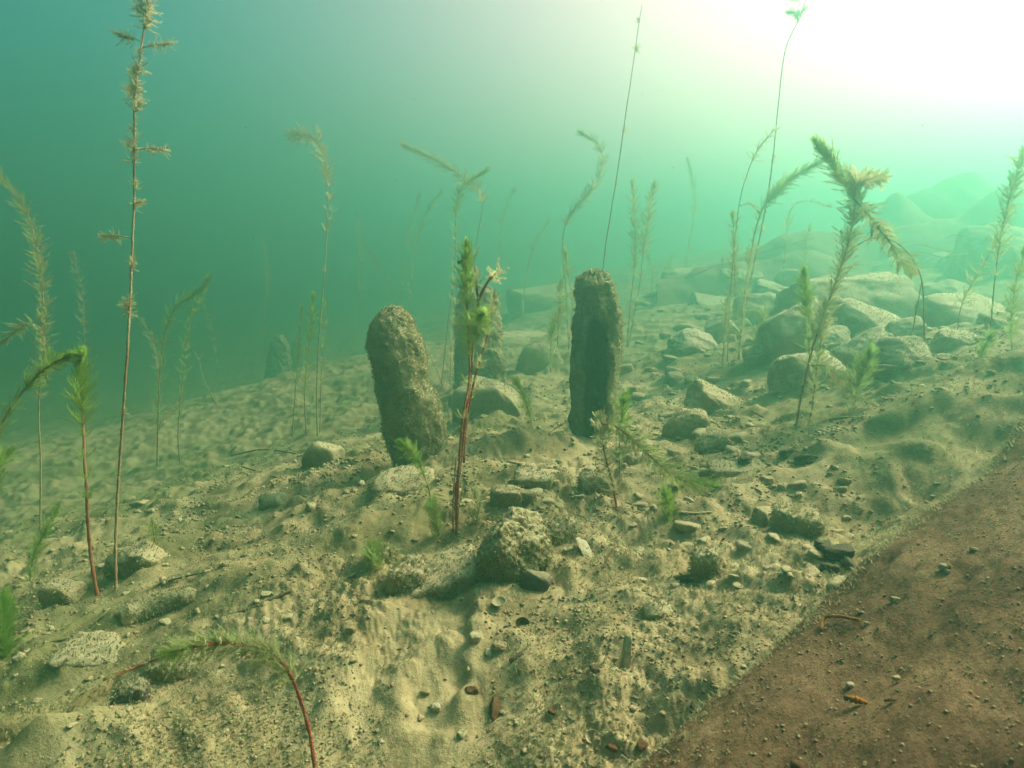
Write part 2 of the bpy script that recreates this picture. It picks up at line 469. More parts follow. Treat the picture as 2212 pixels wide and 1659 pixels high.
def fuzz_np(v, f, n, length, width, droop, seed, lift=.8, age=(0.2, 0.8), mask=None):
    """short bent strands growing from random points of a surface"""
    rs = np.random.default_rng(seed)
    a, b, c = v[f[:, 0]], v[f[:, 1]], v[f[:, 2]]
    fn = np.cross(b - a, c - a); ar = np.linalg.norm(fn, axis=1); nn = fn / (ar[:, None] + 1e-12)
    if mask is not None:
        ar = ar * mask((a + b + c) / 3, nn)
    i = rs.choice(len(f), n, p=ar / ar.sum())
    w = rs.dirichlet((1, 1, 1), n)
    p = a[i] * w[:, :1] + b[i] * w[:, 1:2] + c[i] * w[:, 2:]
    nr = nn[i]
    d1 = nr * lift + rs.normal(size=(n, 3)) * .45
    d1 /= np.linalg.norm(d1, axis=1)[:, None]
    d2 = d1 * .6 + np.array([0, 0, -1.0]) * droop + rs.normal(size=(n, 3)) * .5
    d2 /= np.linalg.norm(d2, axis=1)[:, None]
    ln = length * rs.uniform(.4, 1.5, n)[:, None]
    side = np.cross(d1, rs.normal(size=(n, 3))); side /= np.linalg.norm(side, axis=1)[:, None] + 1e-9
    wd = side * width * rs.uniform(.6, 1.3, n)[:, None]
    q1 = p + d1 * ln * .5; q2 = q1 + d2 * ln * .5
    p = p - nr * .001
    V = np.stack([p - wd / 2, p + wd / 2, q1 + wd * .4, q1 - wd * .4, q2], 1).reshape(-1, 3)
    k = np.arange(n)[:, None] * 5
    T = np.concatenate([k + [0, 1, 2], k + [0, 2, 3], k + [3, 2, 4]])
    ag = np.repeat(rs.uniform(*age, n), 5)
    return V, T, ag

def add_fuzz(parent, v, f, n, length, width, droop, seed, name="algae_fuzz", **k):
    V, T, ag = fuzz_np(v, f, n, length, width, droop, seed, **k)
    o = mesh_np(name, V, T, M_FUZZ, False, parent, {"age": ag})
    o["kind"] = "stuff"
    return o

def catmull(pts, n):
    pts = np.asarray(pts, float)
    if len(pts) == 2:
        t = np.linspace(0, 1, n)[:, None]
        return pts[0] * (1 - t) + pts[1] * t
    P = np.vstack([2 * pts[0] - pts[1], pts, 2 * pts[-1] - pts[-2]])
    seg = len(pts) - 1
    t = np.linspace(0, seg - 1e-6, n); i = t.astype(int); u = (t - i)[:, None]
    a, b, c, d = P[i], P[i + 1], P[i + 2], P[i + 3]
    out = .5 * (2 * b + (c - a) * u + (2 * a - 5 * b + 4 * c - d) * u ** 2 + (3 * b - a - 3 * c + d) * u ** 3)
    ds = np.concatenate([[0], np.cumsum(np.linalg.norm(np.diff(out, axis=0), axis=1))])
    s = np.linspace(0, ds[-1], n)
    return np.stack([np.interp(s, ds, out[:, k]) for k in range(3)], 1)

def tube_np(path, rad, sides=6, jitter=0.0, seed=0):
    path = np.asarray(path); n = len(path); rad = np.broadcast_to(rad, (n,))
    T = np.gradient(path, axis=0); T /= np.linalg.norm(T, axis=1)[:, None] + 1e-12
    ref = np.array([0.31, 0.83, 0.47]) if abs(T[0] @ np.array([0.31, .83, .47])) < .9 else np.array([1.0, 0, 0])
    A = np.cross(T, ref); A /= np.linalg.norm(A, axis=1)[:, None] + 1e-12
    B = np.cross(T, A)
    th = np.arange(sides) * 2 * math.pi / sides
    ring = np.cos(th)[None, :, None] * A[:, None] + np.sin(th)[None, :, None] * B[:, None]
    rr = np.repeat(rad[:, None], sides, 1)
    if jitter:
        q = (path[:, None] + ring * rad[:, None, None]).reshape(-1, 3)
        rr = rr * (1 + jitter * fbm(q / max(rad.max(), 1e-4) * 1.1 + seed * 7.7, 3).reshape(n, sides))
    V = (path[:, None] + ring * rr[:, :, None]).reshape(-1, 3)
    V = np.vstack([V, path[0], path[-1]])
    idx = np.arange(n * sides).reshape(n, sides); nx = np.roll(idx, -1, 1)
    q1 = np.stack([idx[:-1], nx[:-1], nx[1:]], -1).reshape(-1, 3)
    q2 = np.stack([idx[:-1], nx[1:], idx[1:]], -1).reshape(-1, 3)
    c0 = np.stack([nx[0], idx[0], np.full(sides, n * sides)], -1)
    c1 = np.stack([idx[-1], nx[-1], np.full(sides, n * sides + 1)], -1)
    return V, np.concatenate([q1, q2, c0, c1])

# ------------------------------------------------------------------ stones
BG = "stones heaped on the slope at right"
def stone(name, cx, cy, w, h, label, seed, cat="stone", group=None, deep=.8, box=.35, rough=.12, roll=0, yaw=None, mat=None, fuzz=0, sub=4, d=None, fl=.010, base=None, sink=.3, tilt=8, hang=False):
    """a stone seen at this place and size in the picture, standing on the bed"""
    if d is None:
        _, d0 = ground_hit(cx, base if base else cy + h * .42)
        d = d0 + w * deep * .5 * d0 / FPX * .8
    else:
        d = D(d - .3 if group == BG else d)
    c = at(cx, cy, d)
    s = d / FPX
    sx, sz = w * s / 2, h * s / 2
    sy = max(sx * deep, sz * .6)
    v, f = rock_np(sx * 1.06, sy, sz * 1.12 * (1 + sink), seed, sub, box, rough)
    v = v @ rotm(R(tilt), R(roll), R(yaw if yaw is not None else (seed * 37 % 41) - 20)).T
    v[:, 2] -= sz * sink
    if fuzz:
        root = empty(name, c)
        mesh_np("stone_body", v, f, mat or (M_HEAP if group == BG else M_ROCK), True, root)
        add_fuzz(root, v, f, fuzz, fl * .75, .0024, .5, seed + 5, mask=(lambda p, n: np.clip(.55 - n[:, 2], .02, 1)) if hang else (lambda p, n: np.clip(n[:, 2] + .75, .05, 1)))
        o = root
    else:
        o = mesh_np(name, v, f, mat or M_ROCK, True)
        o.location = Vector([float(t) for t in c])
    return tag(o, label, cat, group)

BG = "stones heaped on the slope at right"
stone("boulder", 1838, 655, 250, 105, "long flat-topped stone, largest of the heap on the right slope", 11, box=.55, roll=-4, deep=.75, fuzz=2600, group=BG, base=720, tilt=30)
stone("boulder", 1716, 722, 135, 135, "wedge-shaped stone leaning at the left front of the right stone heap", 12, box=.35, roll=-28, fuzz=2000, group=BG, base=770, tilt=30)
stone("boulder", 1706, 622, 86, 88, "rounded boulder standing upright at the back left of the heap", 13, box=.2, fuzz=1200, group=BG, d=2.85, tilt=30)
stone("boulder", 1818, 596, 140, 62, "low humped boulder at the very back of the stone heap", 14, box=.2, fuzz=1200, group=BG, d=3.1, tilt=30)
stone("boulder", 1878, 706, 172, 66, "elongated loaf-shaped stone below the long flat-topped stone", 15, box=.45, roll=9, fuzz=1800, group=BG, base=735, tilt=30)
stone("boulder", 1862, 764, 124, 80, "pale humped stone at the foot of the right stone heap", 16, box=.25, roll=-16, fuzz=1500, group=BG, tilt=30)
stone("boulder", 2020, 588, 120, 44, "bar-shaped stone tilted up towards the right edge", 17, box=.6, roll=-33, deep=.5, fuzz=800, group=BG, d=2.95, tilt=30)
stone("boulder", 2152, 568, 150, 125, "big rounded boulder at the right edge of the picture", 18, box=.3, fuzz=1800, group=BG, d=2.75, tilt=30)
stone("boulder", 1642, 684, 112, 88, "shaded boulder behind the tall right-hand weed stems", 19, box=.3, fuzz=1000, group=BG, d=2.6, tilt=30)
stone("boulder", 1488, 614, 105, 64, "hazy boulder far back between the right post and the heap", 20, box=.3, fuzz=500, group=BG, d=3.15, tilt=30)
stone("boulder", 1742, 806, 130, 74, "dark low stone in front of the wedge-shaped stone", 21, box=.3, fuzz=900, group=BG, tilt=30)
stone("boulder", 2105, 692, 200, 60, "broad low silt-covered stone below the right edge boulder", 22, box=.3, fuzz=900, group=BG, d=2.25, tilt=30)
stone("boulder", 2000, 690, 110, 60, "half-buried stone between the loaf-shaped and the broad stone", 23, box=.2, fuzz=500, group=BG, d=2.45, tilt=30)
stone("boulder", 1950, 775, 110, 66, "small humped stone behind the arching red stems", 24, box=.2, fuzz=500, group=BG, tilt=30)
stone("boulder", 1388, 718, 44, 38, "round pale cobble just right of the tall post", 25, box=.1, d=2.5, sub=3)
stone("boulder", 1440, 668, 150, 44, "low silted hump far behind the right post", 26, box=.2, d=2.95, fuzz=400)
stone("boulder", 1585, 665, 60, 60, "small hazy stone left of the shaded boulder", 27, box=.3, d=2.75, sub=3)
stone("block_stone", 1166, 660, 150, 86, "hazy square-edged block with a flat top behind the posts", 28, cat="block", box=.95, rough=.05, d=3.3, yaw=6, fuzz=500)
stone("boulder", 1112, 650, 36, 46, "faint upright stone beside the hazy square block", 29, box=.3, d=3.2, sub=3)
stone("boulder", 1062, 905, 146, 140, "big shaded boulder between the two posts", 30, box=.3, fuzz=2600, d=1.98, sink=.3)
stone("boulder", 1164, 796, 110, 108, "bushy algae-covered boulder behind and left of the tall post", 31, box=.25, fuzz=2600, fl=.016, d=2.25, mat=M_CRUST)
stone("boulder", 1130, 752, 130, 50, "flat stone lying behind the algae-covered boulder", 32, box=.5, d=2.5, fuzz=500)
stone("boulder", 1455, 822, 44, 30, "dark cobble right of the tall post in the rubble", 33, box=.3, sub=3, mat=M_GREYSTONE)
stone("slate_slab", 1552, 872, 116, 46, "tilted slab with a thin edge lying on the rubble", 34, cat="slab", box=.6, roll=24, deep=.9, fuzz=500)
stone("boulder", 1478, 925, 90, 66, "pale lumpy stone below the tilted slab", 35, box=.3, fuzz=500)
stone("boulder", 1540, 965, 76, 46, "angular stone with a shaded left face in the rubble", 36, box=.4, roll=-20, fuzz=300)
stone("boulder", 1590, 1015, 120, 34, "long low dark-faced stone in the rubble", 37, box=.6, fuzz=400, mat=M_CRUST)
stone("boulder", 1102, 1190, 150, 152, "mossy squared stone with a flat top at the centre front", 44, box=.05, rough=.17, deep=.95, fuzz=5000, fl=.008, sub=5, tilt=12, mat=M_MOSS, hang=True, base=1262, yaw=12)
stone("boulder", 1208, 1152, 80, 56, "small overhanging stone right beside the mossy squared stone", 42, box=.4, fuzz=900, deep=.8)
stone("flat_stone", 958, 1258, 160, 74, "flat slab lying left below the mossy squared stone", 43, cat="slab", box=.6, roll=-14, fuzz=900, deep=.8)
stone("flat_stone", 876, 1250, 84, 76, "lumpy ochre stone at the left end of the flat slab", 44, box=.3, fuzz=700)
stone("grey_stone", 1152, 1258, 56, 50, "dark grey bare stone at the foot of the mossy squared stone", 45, box=.3, mat=M_GREYSTONE, sub=3, roll=20)
stone("wedge_stone", 1092, 1086, 62, 60, "pale wedge-shaped cobble just above the mossy squared stone", 46, box=.4, fuzz=300, sub=3)
stone("cobble", 1142, 1080, 44, 44, "small rounded cobble right of the pale wedge-shaped cobble", 47, box=.2, sub=3, mat=M_CRUST)
stone("cobble", 1290, 1050, 76, 50, "silt-covered hump at the foot of the curling tan weed", 48, box=.2, fuzz=400)
stone("cobble", 1160, 1042, 90, 40, "low stone behind the pale wedge-shaped cobble", 49, box=.3, fuzz=300)
stone("cobble", 1528, 1226, 62, 74, "dark-sided upright stone on the lower right rubble", 50, box=.3, fuzz=400)
stone("cobble", 1722, 1136, 96, 62, "pale loaf-shaped stone near the brown sheet", 51, box=.35, fuzz=700)
stone("cobble", 1652, 1122, 60, 44, "small stone left of the pale loaf-shaped stone", 52, box=.3, sub=3)
stone("cobble", 870, 1050, 130, 56, "silted stone in front of the leaning stump", 53, box=.3, fuzz=500)
stone("cobble", 384, 1436, 106, 78, "dark-faced stone under the arching red-stemmed weed", 54, box=.35, fuzz=900, mat=M_CRUST)
stone("cobble", 284, 1500, 66, 50, "dark cobble below the tip of the arching red-stemmed weed", 55, box=.3, fuzz=200, mat=M_GREYSTONE)
stone("flat_stone", 205, 1412, 160, 50, "flat pale stone at lower left with a dark underside", 56, box=.4, roll=5, fuzz=600)
stone("cobble", 140, 1282, 74, 52, "dark cobble beside the two tall stems at left", 57, box=.3, sub=3, fuzz=200, mat=M_CRUST)
stone("cobble", 820, 1205, 50, 40, "small algae-covered stone left of the flat slab", 58, box=.2, fuzz=500, fl=.02, mat=M_CRUST)
stone("cobble", 590, 1085, 60, 34, "half-buried dark cobble on the left slope", 59, box=.2, sub=3)
stone("cobble", 700, 985, 80, 60, "rounded stone in the shade left of the leaning stump", 60, box=.2, sub=3, fuzz=200)
stone("cobble", 300, 1215, 110, 60, "low stone right behind the two tall stems at left", 61, box=.3, fuzz=400)
stone("boulder", 1420, 1325, 60, 40, "lumpy silted cobble on the ledge at lower right", 62, box=.2, sub=3, fuzz=150)

def scatter_cobbles(n, region, size, label, group, seed):
    rs = np.random.default_rng(seed)
    protos = []
    for k in range(5):
        v, f = rock_np(1, .85, .62, seed * 10 + k, 2, .25 + .1 * (k % 3), .16)
        protos.append(mesh_np("cobble", v, f, M_ROCK if k != 3 else M_CRUST, True))
    for i in range(n):
        px, py = rs.uniform(region[0], region[2]), rs.uniform(region[1], region[3])
        p, d = ground_hit(px, py)
        if d > 14: continue
        o = protos[i] if i < 5 else protos[i % 5].copy()
        if i >= 5: COL.objects.link(o)
        s = rs.uniform(*size) * d / FPX * (.6 + .8 * rs.random() ** 2)
        o.scale = (s * rs.uniform(.8, 1.4), s * rs.uniform(.8, 1.2), s * rs.uniform(.7, 1.1))
        o.rotation_euler = (rs.uniform(-.3, .3), rs.uniform(-.3, .3), rs.uniform(0, 6.3))
        o.location = Vector((float(p[0]), float(p[1]), float(full_h(p[0], p[1])[0]) + s * .04))
        tag(o, label, "cobble", group)

for i, (cx, cy, w, h, lab) in enumerate([
    (1775, 640, 90, 56, "slabby pale stone leaning between the upright boulder and the long flat one"), (1925, 640, 80, 50, "pale angular stone at the right end of the long flat-topped stone"),
    (1790, 742, 84, 50, "angular stone wedged between the wedge-shaped and the loaf-shaped stone"), (1960, 720, 70, 42, "pale slab at the right end of the loaf-shaped stone"),
    (1660, 640, 70, 44, "flat stone behind the wedge-shaped stone"), (1905, 790, 66, 40, "small slab right of the pale humped stone at the heap's foot"),
    (2050, 645, 96, 46, "slab below the bar-shaped tilted stone"), (1560, 720, 76, 50, "low slab left of the tall right-hand weed stems"),
    (1500, 745, 90, 40, "half-buried flat stone between the post and the right weeds"), (1765, 585, 70, 40, "hazy flat stone left of the low humped boulder"),
    (1925, 590, 80, 44, "hazy stone right of the low humped boulder"), (2070, 580, 70, 50, "hazy angular stone left of the big right edge boulder"),
    (1530, 660, 80, 36, "faint flat stone in front of the hazy boulder"), (1600, 610, 80, 44, "faint stone on the far slope behind the right weeds"),
    (1640, 770, 56, 36, "small stone at the left foot of the wedge-shaped stone"), (2060, 740, 80, 40, "low pale stone on the bank right of the arching red stem")]):
    stone("boulder", cx, cy, w, h, lab, 700 + i, box=.5, roll=(i * 29 % 40) - 20, deep=.8, fuzz=300, group=BG, tilt=30, d=None if cy > 700 else [2.5, 2.6, 0, 0, 2.75, 0, 2.6, 0, 0, 3.0, 3.0, 2.9, 2.9, 3.0, 0, 0][i])
scatter_cobbles(46, (1345, 790, 1640, 1030), (9, 20), "small silt-dusted cobble in the rubble right of the tall post", "cobbles right of the tall post", 3)
scatter_cobbles(40, (1330, 1040, 1860, 1290), (8, 20), "small silt-dusted cobble in the rubble above the brown sheet", "cobbles above the brown sheet", 4)
scatter_cobbles(26, (980, 1010, 1300, 1110), (8, 17), "small silt-dusted cobble between the posts and the mossy stone", "cobbles in front of the posts", 5)
scatter_cobbles(30, (40, 1050, 800, 1600), (6, 13), "small silt-dusted cobble on the left part of the bed", "cobbles on the left of the bed", 6)
scatter_cobbles(30, (1360, 640, 1640, 780), (10, 24), "small hazy cobble on the far slope behind the tall post", "cobbles on the far slope", 8)
scatter_cobbles(26, (1700, 640, 2200, 830), (10, 24), "small cobble lodged among the stone heap on the right slope", "cobbles among the stone heap", 9)

# ------------------------------------------------------------------ wooden posts
def turned(rings, d, seed, lump, fine, groove=0.0, nseg=110, nring=130, notch=None, ridge_top=0.0, squash=1.0, facet=0.0, jag=0.0):
    """a standing post from its outline: (row, left, right) in the picture at depth d"""
    rings = sorted(rings); d = D(d)
    ys = np.array([r[0] for r in rings], float)
    yy = np.linspace(ys[0], ys[-1], nring)
    xl = np.interp(yy, ys, [r[1] for r in rings]); xr = np.interp(yy, ys, [r[2] for r in rings])
    k = np.ones(5) / 5
    sm = lambda a: np.convolve(np.pad(a, 2, 'edge'), k, 'valid')
    xl, xr = sm(xl), sm(xr)
    s = d / FPX
    th = np.arange(nseg) * 2 * math.pi / nseg
    V = []; C = []
    for y, l, r in zip(yy, xl, xr):
        c = at((l + r) / 2, y, d); rad = (r - l) / 2 * s
        e = np.ones(nseg)
        if facet:
            e = 1 / (np.abs(np.cos(th)) ** 5 + np.abs(np.sin(th)) ** 5) ** (1 / 5) * (1 - facet) + facet
        crust_and_shade = np.ones(nseg)
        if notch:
            crust_and_shade = .30 + .75 * np.clip(np.cos(th - R(8)) * .9 + .55, 0, 1) + np.clip(1 - (y - yy[0]) / 120, 0, 1) * .5  # shaded left side painted into the colour; right side and top stay crusted
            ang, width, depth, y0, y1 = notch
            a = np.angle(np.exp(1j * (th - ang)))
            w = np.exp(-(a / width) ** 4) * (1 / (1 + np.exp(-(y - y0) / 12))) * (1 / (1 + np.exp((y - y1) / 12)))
            e = e * (1 - depth * w); crust_and_shade = crust_and_shade - 1.25 * w
        V.append(c + np.stack([np.cos(th) * rad * e, np.sin(th) * rad * e * squash, np.zeros(nseg)], 1)); C.append(crust_and_shade)
    V = np.array(V); C = np.array(C)
    v = V.reshape(-1, 3); ctr = np.repeat(V.mean(1), nseg, 0)
    n = v - ctr; n[:, 2] = 0; n /= np.linalg.norm(n, axis=1)[:, None] + 1e-9
    o = seed * 3.3
    q = v.copy()
    dis = lump * fbm(q * 13 + o, 4) + fine * np.abs(fbm(q * 60 + o, 3)) + .6 * fine * perlin(q * 130 + o)
    if groove:
        dis += groove * fbm(q * np.array([55, 55, 6]) + o, 2)
    if ridge_top:
        tt = np.repeat(np.clip(1 - (yy - yy[0]) / 75, 0, 1), nseg)
        dis += ridge_top * tt * perlin(q * np.array([14, 14, 150]) + o)
    v = v + n * dis[:, None]
    if ridge_top or jag:
        jz = (ridge_top * 1.6 + jag) * fbm(np.stack([np.cos(th) * 2.2, np.sin(th) * 2.2, th * 0 + seed], 1), 3)
        for r_ in range(6):
            v[r_ * nseg:(r_ + 1) * nseg, 2] += jz * (1 - r_ / 6)
    top = v[:nseg].mean(0) + np.array([0, 0, .006]) ; v = np.vstack([v, top])
    idx = np.arange(nring * nseg).reshape(nring, nseg); nx = np.roll(idx, -1, 1)
    f = np.concatenate([np.stack([idx[:-1], idx[1:], nx[1:]], -1).reshape(-1, 3), np.stack([idx[:-1], nx[1:], nx[:-1]], -1).reshape(-1, 3),
                        np.stack([idx[0], nx[0], np.full(nseg, nring * nseg)], -1)])
    # outward facing
    if ((normals_of(v, f)[:-1] * n).sum(1)).mean() < 0: f = f[:, ::-1]
    cr = np.concatenate([C.ravel(), [1.0]])
    return v, f, cr

def post(name, label, rings, d, seed, mat, fuzz, fl, droop=.5, **k):
    v, f, cr = turned(rings, d, seed, **k)
    base = v[:-1][v[:-1, 2] < v[:, 2].min() + .03].mean(0)
    root = empty(name, base)
    o = mesh_np("trunk", v - base, f, mat, True, root, {"crust_and_shade": cr})
    keep = cr[f].mean(1) > .45
    if fuzz:
        add_fuzz(root, v - base, f[keep], fuzz, fl, .0022, droop, seed + 3)
    return tag(root, label, "post")

post("wooden_stump", "leaning rounded wooden stump thickly crusted with pale algae",
     [(666, 836, 856), (670, 824, 868), (680, 812, 880), (700, 801, 888), (740, 796, 905), (780, 801, 917), (806, 806, 920), (818, 809, 921), (834, 812, 933), (860, 818, 943), (900, 825, 951), (940, 836, 958), (985, 850, 963), (1030, 858, 968)],
     1.66, 2, M_CRUST, 12000, .008, lump=.020, fine=.004, groove=.006, jag=.012)
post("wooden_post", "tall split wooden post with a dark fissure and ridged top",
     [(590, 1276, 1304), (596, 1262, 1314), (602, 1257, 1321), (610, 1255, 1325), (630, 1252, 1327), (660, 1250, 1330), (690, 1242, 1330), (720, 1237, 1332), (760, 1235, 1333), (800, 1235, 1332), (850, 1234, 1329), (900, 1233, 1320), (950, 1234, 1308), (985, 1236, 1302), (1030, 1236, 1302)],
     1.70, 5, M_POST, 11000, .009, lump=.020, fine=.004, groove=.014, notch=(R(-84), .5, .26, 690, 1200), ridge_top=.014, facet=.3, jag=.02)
post("wooden_stump", "hazy algae-covered stump standing right behind the red-stemmed weed",
     [(620, 1008, 1052), (628, 996, 1064), (650, 989, 1071), (700, 985, 1078), (760, 985, 1083), (820, 985, 1086), (860, 985, 1088)],
     2.1, 8, M_CRUST, 3500, .016, lump=.03, fine=.010, groove=.012, facet=.2, jag=.03)
post("wooden_stump", "faint pointed stump far away on the left slope",
     [(727, 596, 612), (740, 586, 621), (780, 578, 627), (830, 573, 631), (870, 572, 632)],
     3.3, 9, M_CRUST, 500, .016, lump=.035, fine=.010, groove=.012, jag=.05)
post("wooden_stump", "faint narrow stump just right of the far pointed stump",
     [(737, 633, 650), (760, 628, 654), (800, 626, 656), (860, 626, 657)],
     3.4, 10, M_CRUST, 300, .016, lump=.03, fine=.010, groove=.012, jag=.05)

# ------------------------------------------------------------------ water milfoil
def leaf_template(seed, k=8, clump=1.0):
    """a feather: a midrib with paired thread-like leaflets; length 1 along x"""
    rs = np.random.default_rng(seed)
    V, T = [], []
    cz = rs.uniform(.10, .30)
    def P(t, y=0.0): return np.array([t, y, cz * t * t])
    def tri(a, b, c):
        n = len(V); V.extend([a, b, c]); T.append((n, n + 1, n + 2))
    w = .03 * clump
    for a, b in ((0, .35), (.35, .7), (.7, 1.0)):
        pa, pb = P(a), P(b)
        tri(pa + [0, -w, 0], pa + [0, w, 0], pb)
        tri(pa + [0, 0, -w], pa + [0, 0, w], pb)
    for j in range(k):
        t = .12 + .84 * j / (k - 1)
        for s in (-1, 1):
            l = (.40 * (1 - .7 * t) + .05) * rs.uniform(.8, 1.15)
            a = R(rs.uniform(28, 52))
            dr = np.array([math.cos(a), s * math.sin(a), rs.uniform(-.15, .35)])
            p = P(t)
            ww = .020 * clump
            tri(p + [-ww, 0, 0], p + [ww, 0, 0], p + dr * l)
    return np.array(V), np.array(T)
LEAF = [leaf_template(k, 13, 1.0) for k in range(6)]
LEAF_OLD = [leaf_template(20 + k, 12, 1.3) for k in range(6)]

LEAF_SILT = [leaf_template(40 + k, 8, 2.4) for k in range(6)]     # leaflets stuck together by silt

class Foliage:
    def __init__(s): s.V, s.T, s.A, s.n = [], [], [], 0
    def leaf(s, p, X, Y, length, age, rs, old):
        v, t = (LEAF_SILT if old == 2 else LEAF_OLD if old else LEAF)[rs.integers(6)]
        Z = np.cross(X, Y)
        s.V.append(p + (v[:, :1] * X + v[:, 1:2] * Y + v[:, 2:] * Z) * length)
        s.T.append(t + s.n); s.A.append(np.full(len(v), age)); s.n += len(v)
    def whorl(s, p, T, length, ang, age, rs, n=5, old=False, jit=.25):
        T = T / np.linalg.norm(T)
        a = np.cross(T, rs.normal(size=3)); a /= np.linalg.norm(a); b = np.cross(T, a)
        ph = rs.uniform(0, 6.28)
        for i in range(n):
            f = ph + i * 6.283 / n + rs.normal() * .2
            rad = a * math.cos(f) + b * math.sin(f)
            an = ang + rs.normal() * jit
            X = T * math.cos(an) + rad * math.sin(an)
            Y = np.cross(T, rad)
            s.leaf(p, X, Y, length * rs.uniform(.7, 1.2), np.clip(age + rs.normal() * .12, 0, 1), rs, old)
    def build(s, name, parent, base):
        if not s.V: return None
        o = mesh_np(name, np.concatenate(s.V) - base, np.concatenate(s.T), M_LEAF, False, parent, {"age": np.concatenate(s.A)})
        o["kind"] = "stuff"
        return o

def arr(px_path, d, wob, rs, dz=0.0):
    n = len(px_path)
    ph = rs.uniform(0, 6.28)
    return [at(x, y, d + dz * i / max(n - 1, 1) + wob * math.sin(ph + 1.7 * i) * (i > 0)) for i, (x, y) in enumerate(px_path)]

PLANT_GROUP = "water milfoil stems growing from the lake bed"
_pc = [100]
def plant(label, stems, d=None, name="milfoil_plant", sub=0.05):
    """stems: dicts p=path of picture points from the root up, w=stem width, red=stem redness,
       leaves=[(t0, t1, spacing, length, age0, age1, bushy)] , tip=True closes the end with a bud"""
    _pc[0] += 1; rs = np.random.default_rng(_pc[0])
    bx, by = stems[0]['p'][0]
    if d is None:
        _, d = ground_hit(bx, by)
    else:
        d = D(d)
    base = at(bx, by, d)
    root = empty(name, base)
    s = d / FPX
    for st in stems:
        pts = arr(st['p'], d + st.get('dd', 0), .018, rs, st.get('dz', 0))
        if st.get('root', st is stems[0]):
            pts[0] = pts[0] - np.array([0, 0, .03])
        L = sum(np.linalg.norm(np.subtract(b, a)) for a, b in zip(pts[:-1], pts[1:]))
        n = max(14, int(L / .012))
        path = catmull(pts, n)
        path = path + .0022 * np.stack([fbm(path * 18 + 3.3 * _pc[0] + k * 9, 2) for k in range(3)], 1) * np.linspace(0, 1, n)[:, None]
        w = st.get('w', 7) * s / 2 * (.8 if d < 1.4 else .55)
        rad = w * np.linspace(1, .55, n) * (1 + .22 * np.sin(np.arange(n) * 2.4))
        v, f = tube_np(path, rad, 6)
        age = np.clip(st.get('red', .6) + .5 * fbm(v * 20, 2), 0, 1)
        fol = Foliage()
        stem = mesh_np("stem", v - base, f, M_STEM, True, root, {"age": age})
        T = np.gradient(path, axis=0)
        cum = np.concatenate([[0], np.cumsum(np.linalg.norm(np.diff(path, axis=0), axis=1))])
        for (t0, t1, sp, ln, a0, a1, bushy) in st.get('leaves', []):
            k = max(2, int((t1 - t0) * L / (sp * s * (.55 if sp < 30 else .9))))
            for j in range(k):
                u = t0 + (t1 - t0) * (j + rs.uniform(-.3, .3)) / (k - 1)
                u = min(max(u, 0), 1)
                i = min(int(np.searchsorted(cum, u * L)), n - 1)
                endness = max(0, (u - .85) / .15) if (st.get('tip', True) and t1 > .9) else 0
                ang = R(44 if a0 > .4 else 54) * (1 - .72 * endness) + .1
                a = a0 + (a1 - a0) * j / max(k - 1, 1)
                fol.whorl(path[i], T[i], (1.3 if d < 1.5 else 1.12) * ln * s * rs.uniform(.8, 1.2) * (1 - .15 * endness), ang, a, rs, int(bushy) + 1, old=(2 if (a < .3 and d < 1.4) else a < .45))
        if st.get('tip', True) and st.get('leaves'):
            ln, a1, bushy = st['leaves'][-1][3], st['leaves'][-1][5], int(st['leaves'][-1][6])
            for an in (14, 38):
                fol.whorl(path[-1] - T[-1] / np.linalg.norm(T[-1]) * ln * s * .12, T[-1], ln * s * 1.05, R(an), a1, rs, bushy, old=a1 < .45)
        for (u, side, ln, a) in st.get('tufts', []):
            i = min(int(np.searchsorted(cum, u * L)), n - 1)
            tf = Foliage(); p0 = path[i]
            if abs(side) > 12:          # a short side shoot ending in a tuft
                q = p0 + CR * side * s + CU * abs(side) * .12 * s + CF * rs.normal() * .01
                mp = (p0 + q) / 2 + CU * 4 * s
                pp = catmull([p0, mp, q], 8)
                vv, ff = tube_np(pp, w * .4, 5)
                mesh_np("side_shoot", vv - base, ff, M_STEM, True, stem, {"age": np.full(len(vv), .15)})
                dr = q - p0
                for m in range(4):
                    tf.whorl(p0 + dr * (.45 + .18 * m), dr, 1.0 * ln * s * rs.uniform(.6, 1), R(70 - 9 * m), a, rs, 11, old=1, jit=.6)
            else:
                for m in range(3):
                    tf.whorl(p0 + CR * side * .3 * s + T[i] / np.linalg.norm(T[i]) * (m - 1) * ln * .35 * s, T[i] + CR * side * .001, 1.0 * ln * s * rs.uniform(.6, 1.1), R(rs.uniform(40, 105)), a, rs, 11, old=1, jit=.6)
            o = tf.build("leaf_tuft", stem, base)
        fol.build("foliage", stem, base)
    return tag(root, label, "water plant", PLANT_GROUP)

# --- the left side
plant("tallest weed at left, bare stem with sparse tan tufts rising out of the picture",
      [dict(p=[(248, 1285), (250, 1150), (262, 950), (275, 760), (283, 600), (289, 430), (290, 300), (294, 190), (308, 90), (318, 0), (326, -70)], w=8, red=.35, tip=False,
            tufts=[(.985, -6, 30, .1), (.955, 7, 34, .1), (.93, -8, 34, .15), (.91, 6, 30, .1), (.885, -30, 26, .15), (.87, 62, 24, .1), (.86, -5, 20, .1), (.835, -7, 24, .1), (.81, -5, 26, .05), (.79, -6, 28, .1), (.77, 6, 24, .1), (.74, -7, 20, .1), (.715, -8, 26, .05), (.70, -5, 22, .05), (.705, 56, 24, .05), (.66, 4, 18, .1),
                   (.63, 5, 20, .05), (.625, 28, 14, .05), (.575, -74, 24, .2), (.535, 4, 20, .1), (.47, -4, 24, .15), (.455, -8, 22, .15), (.30, 3, 12, .1), (.2, -3, 10, .1)])])
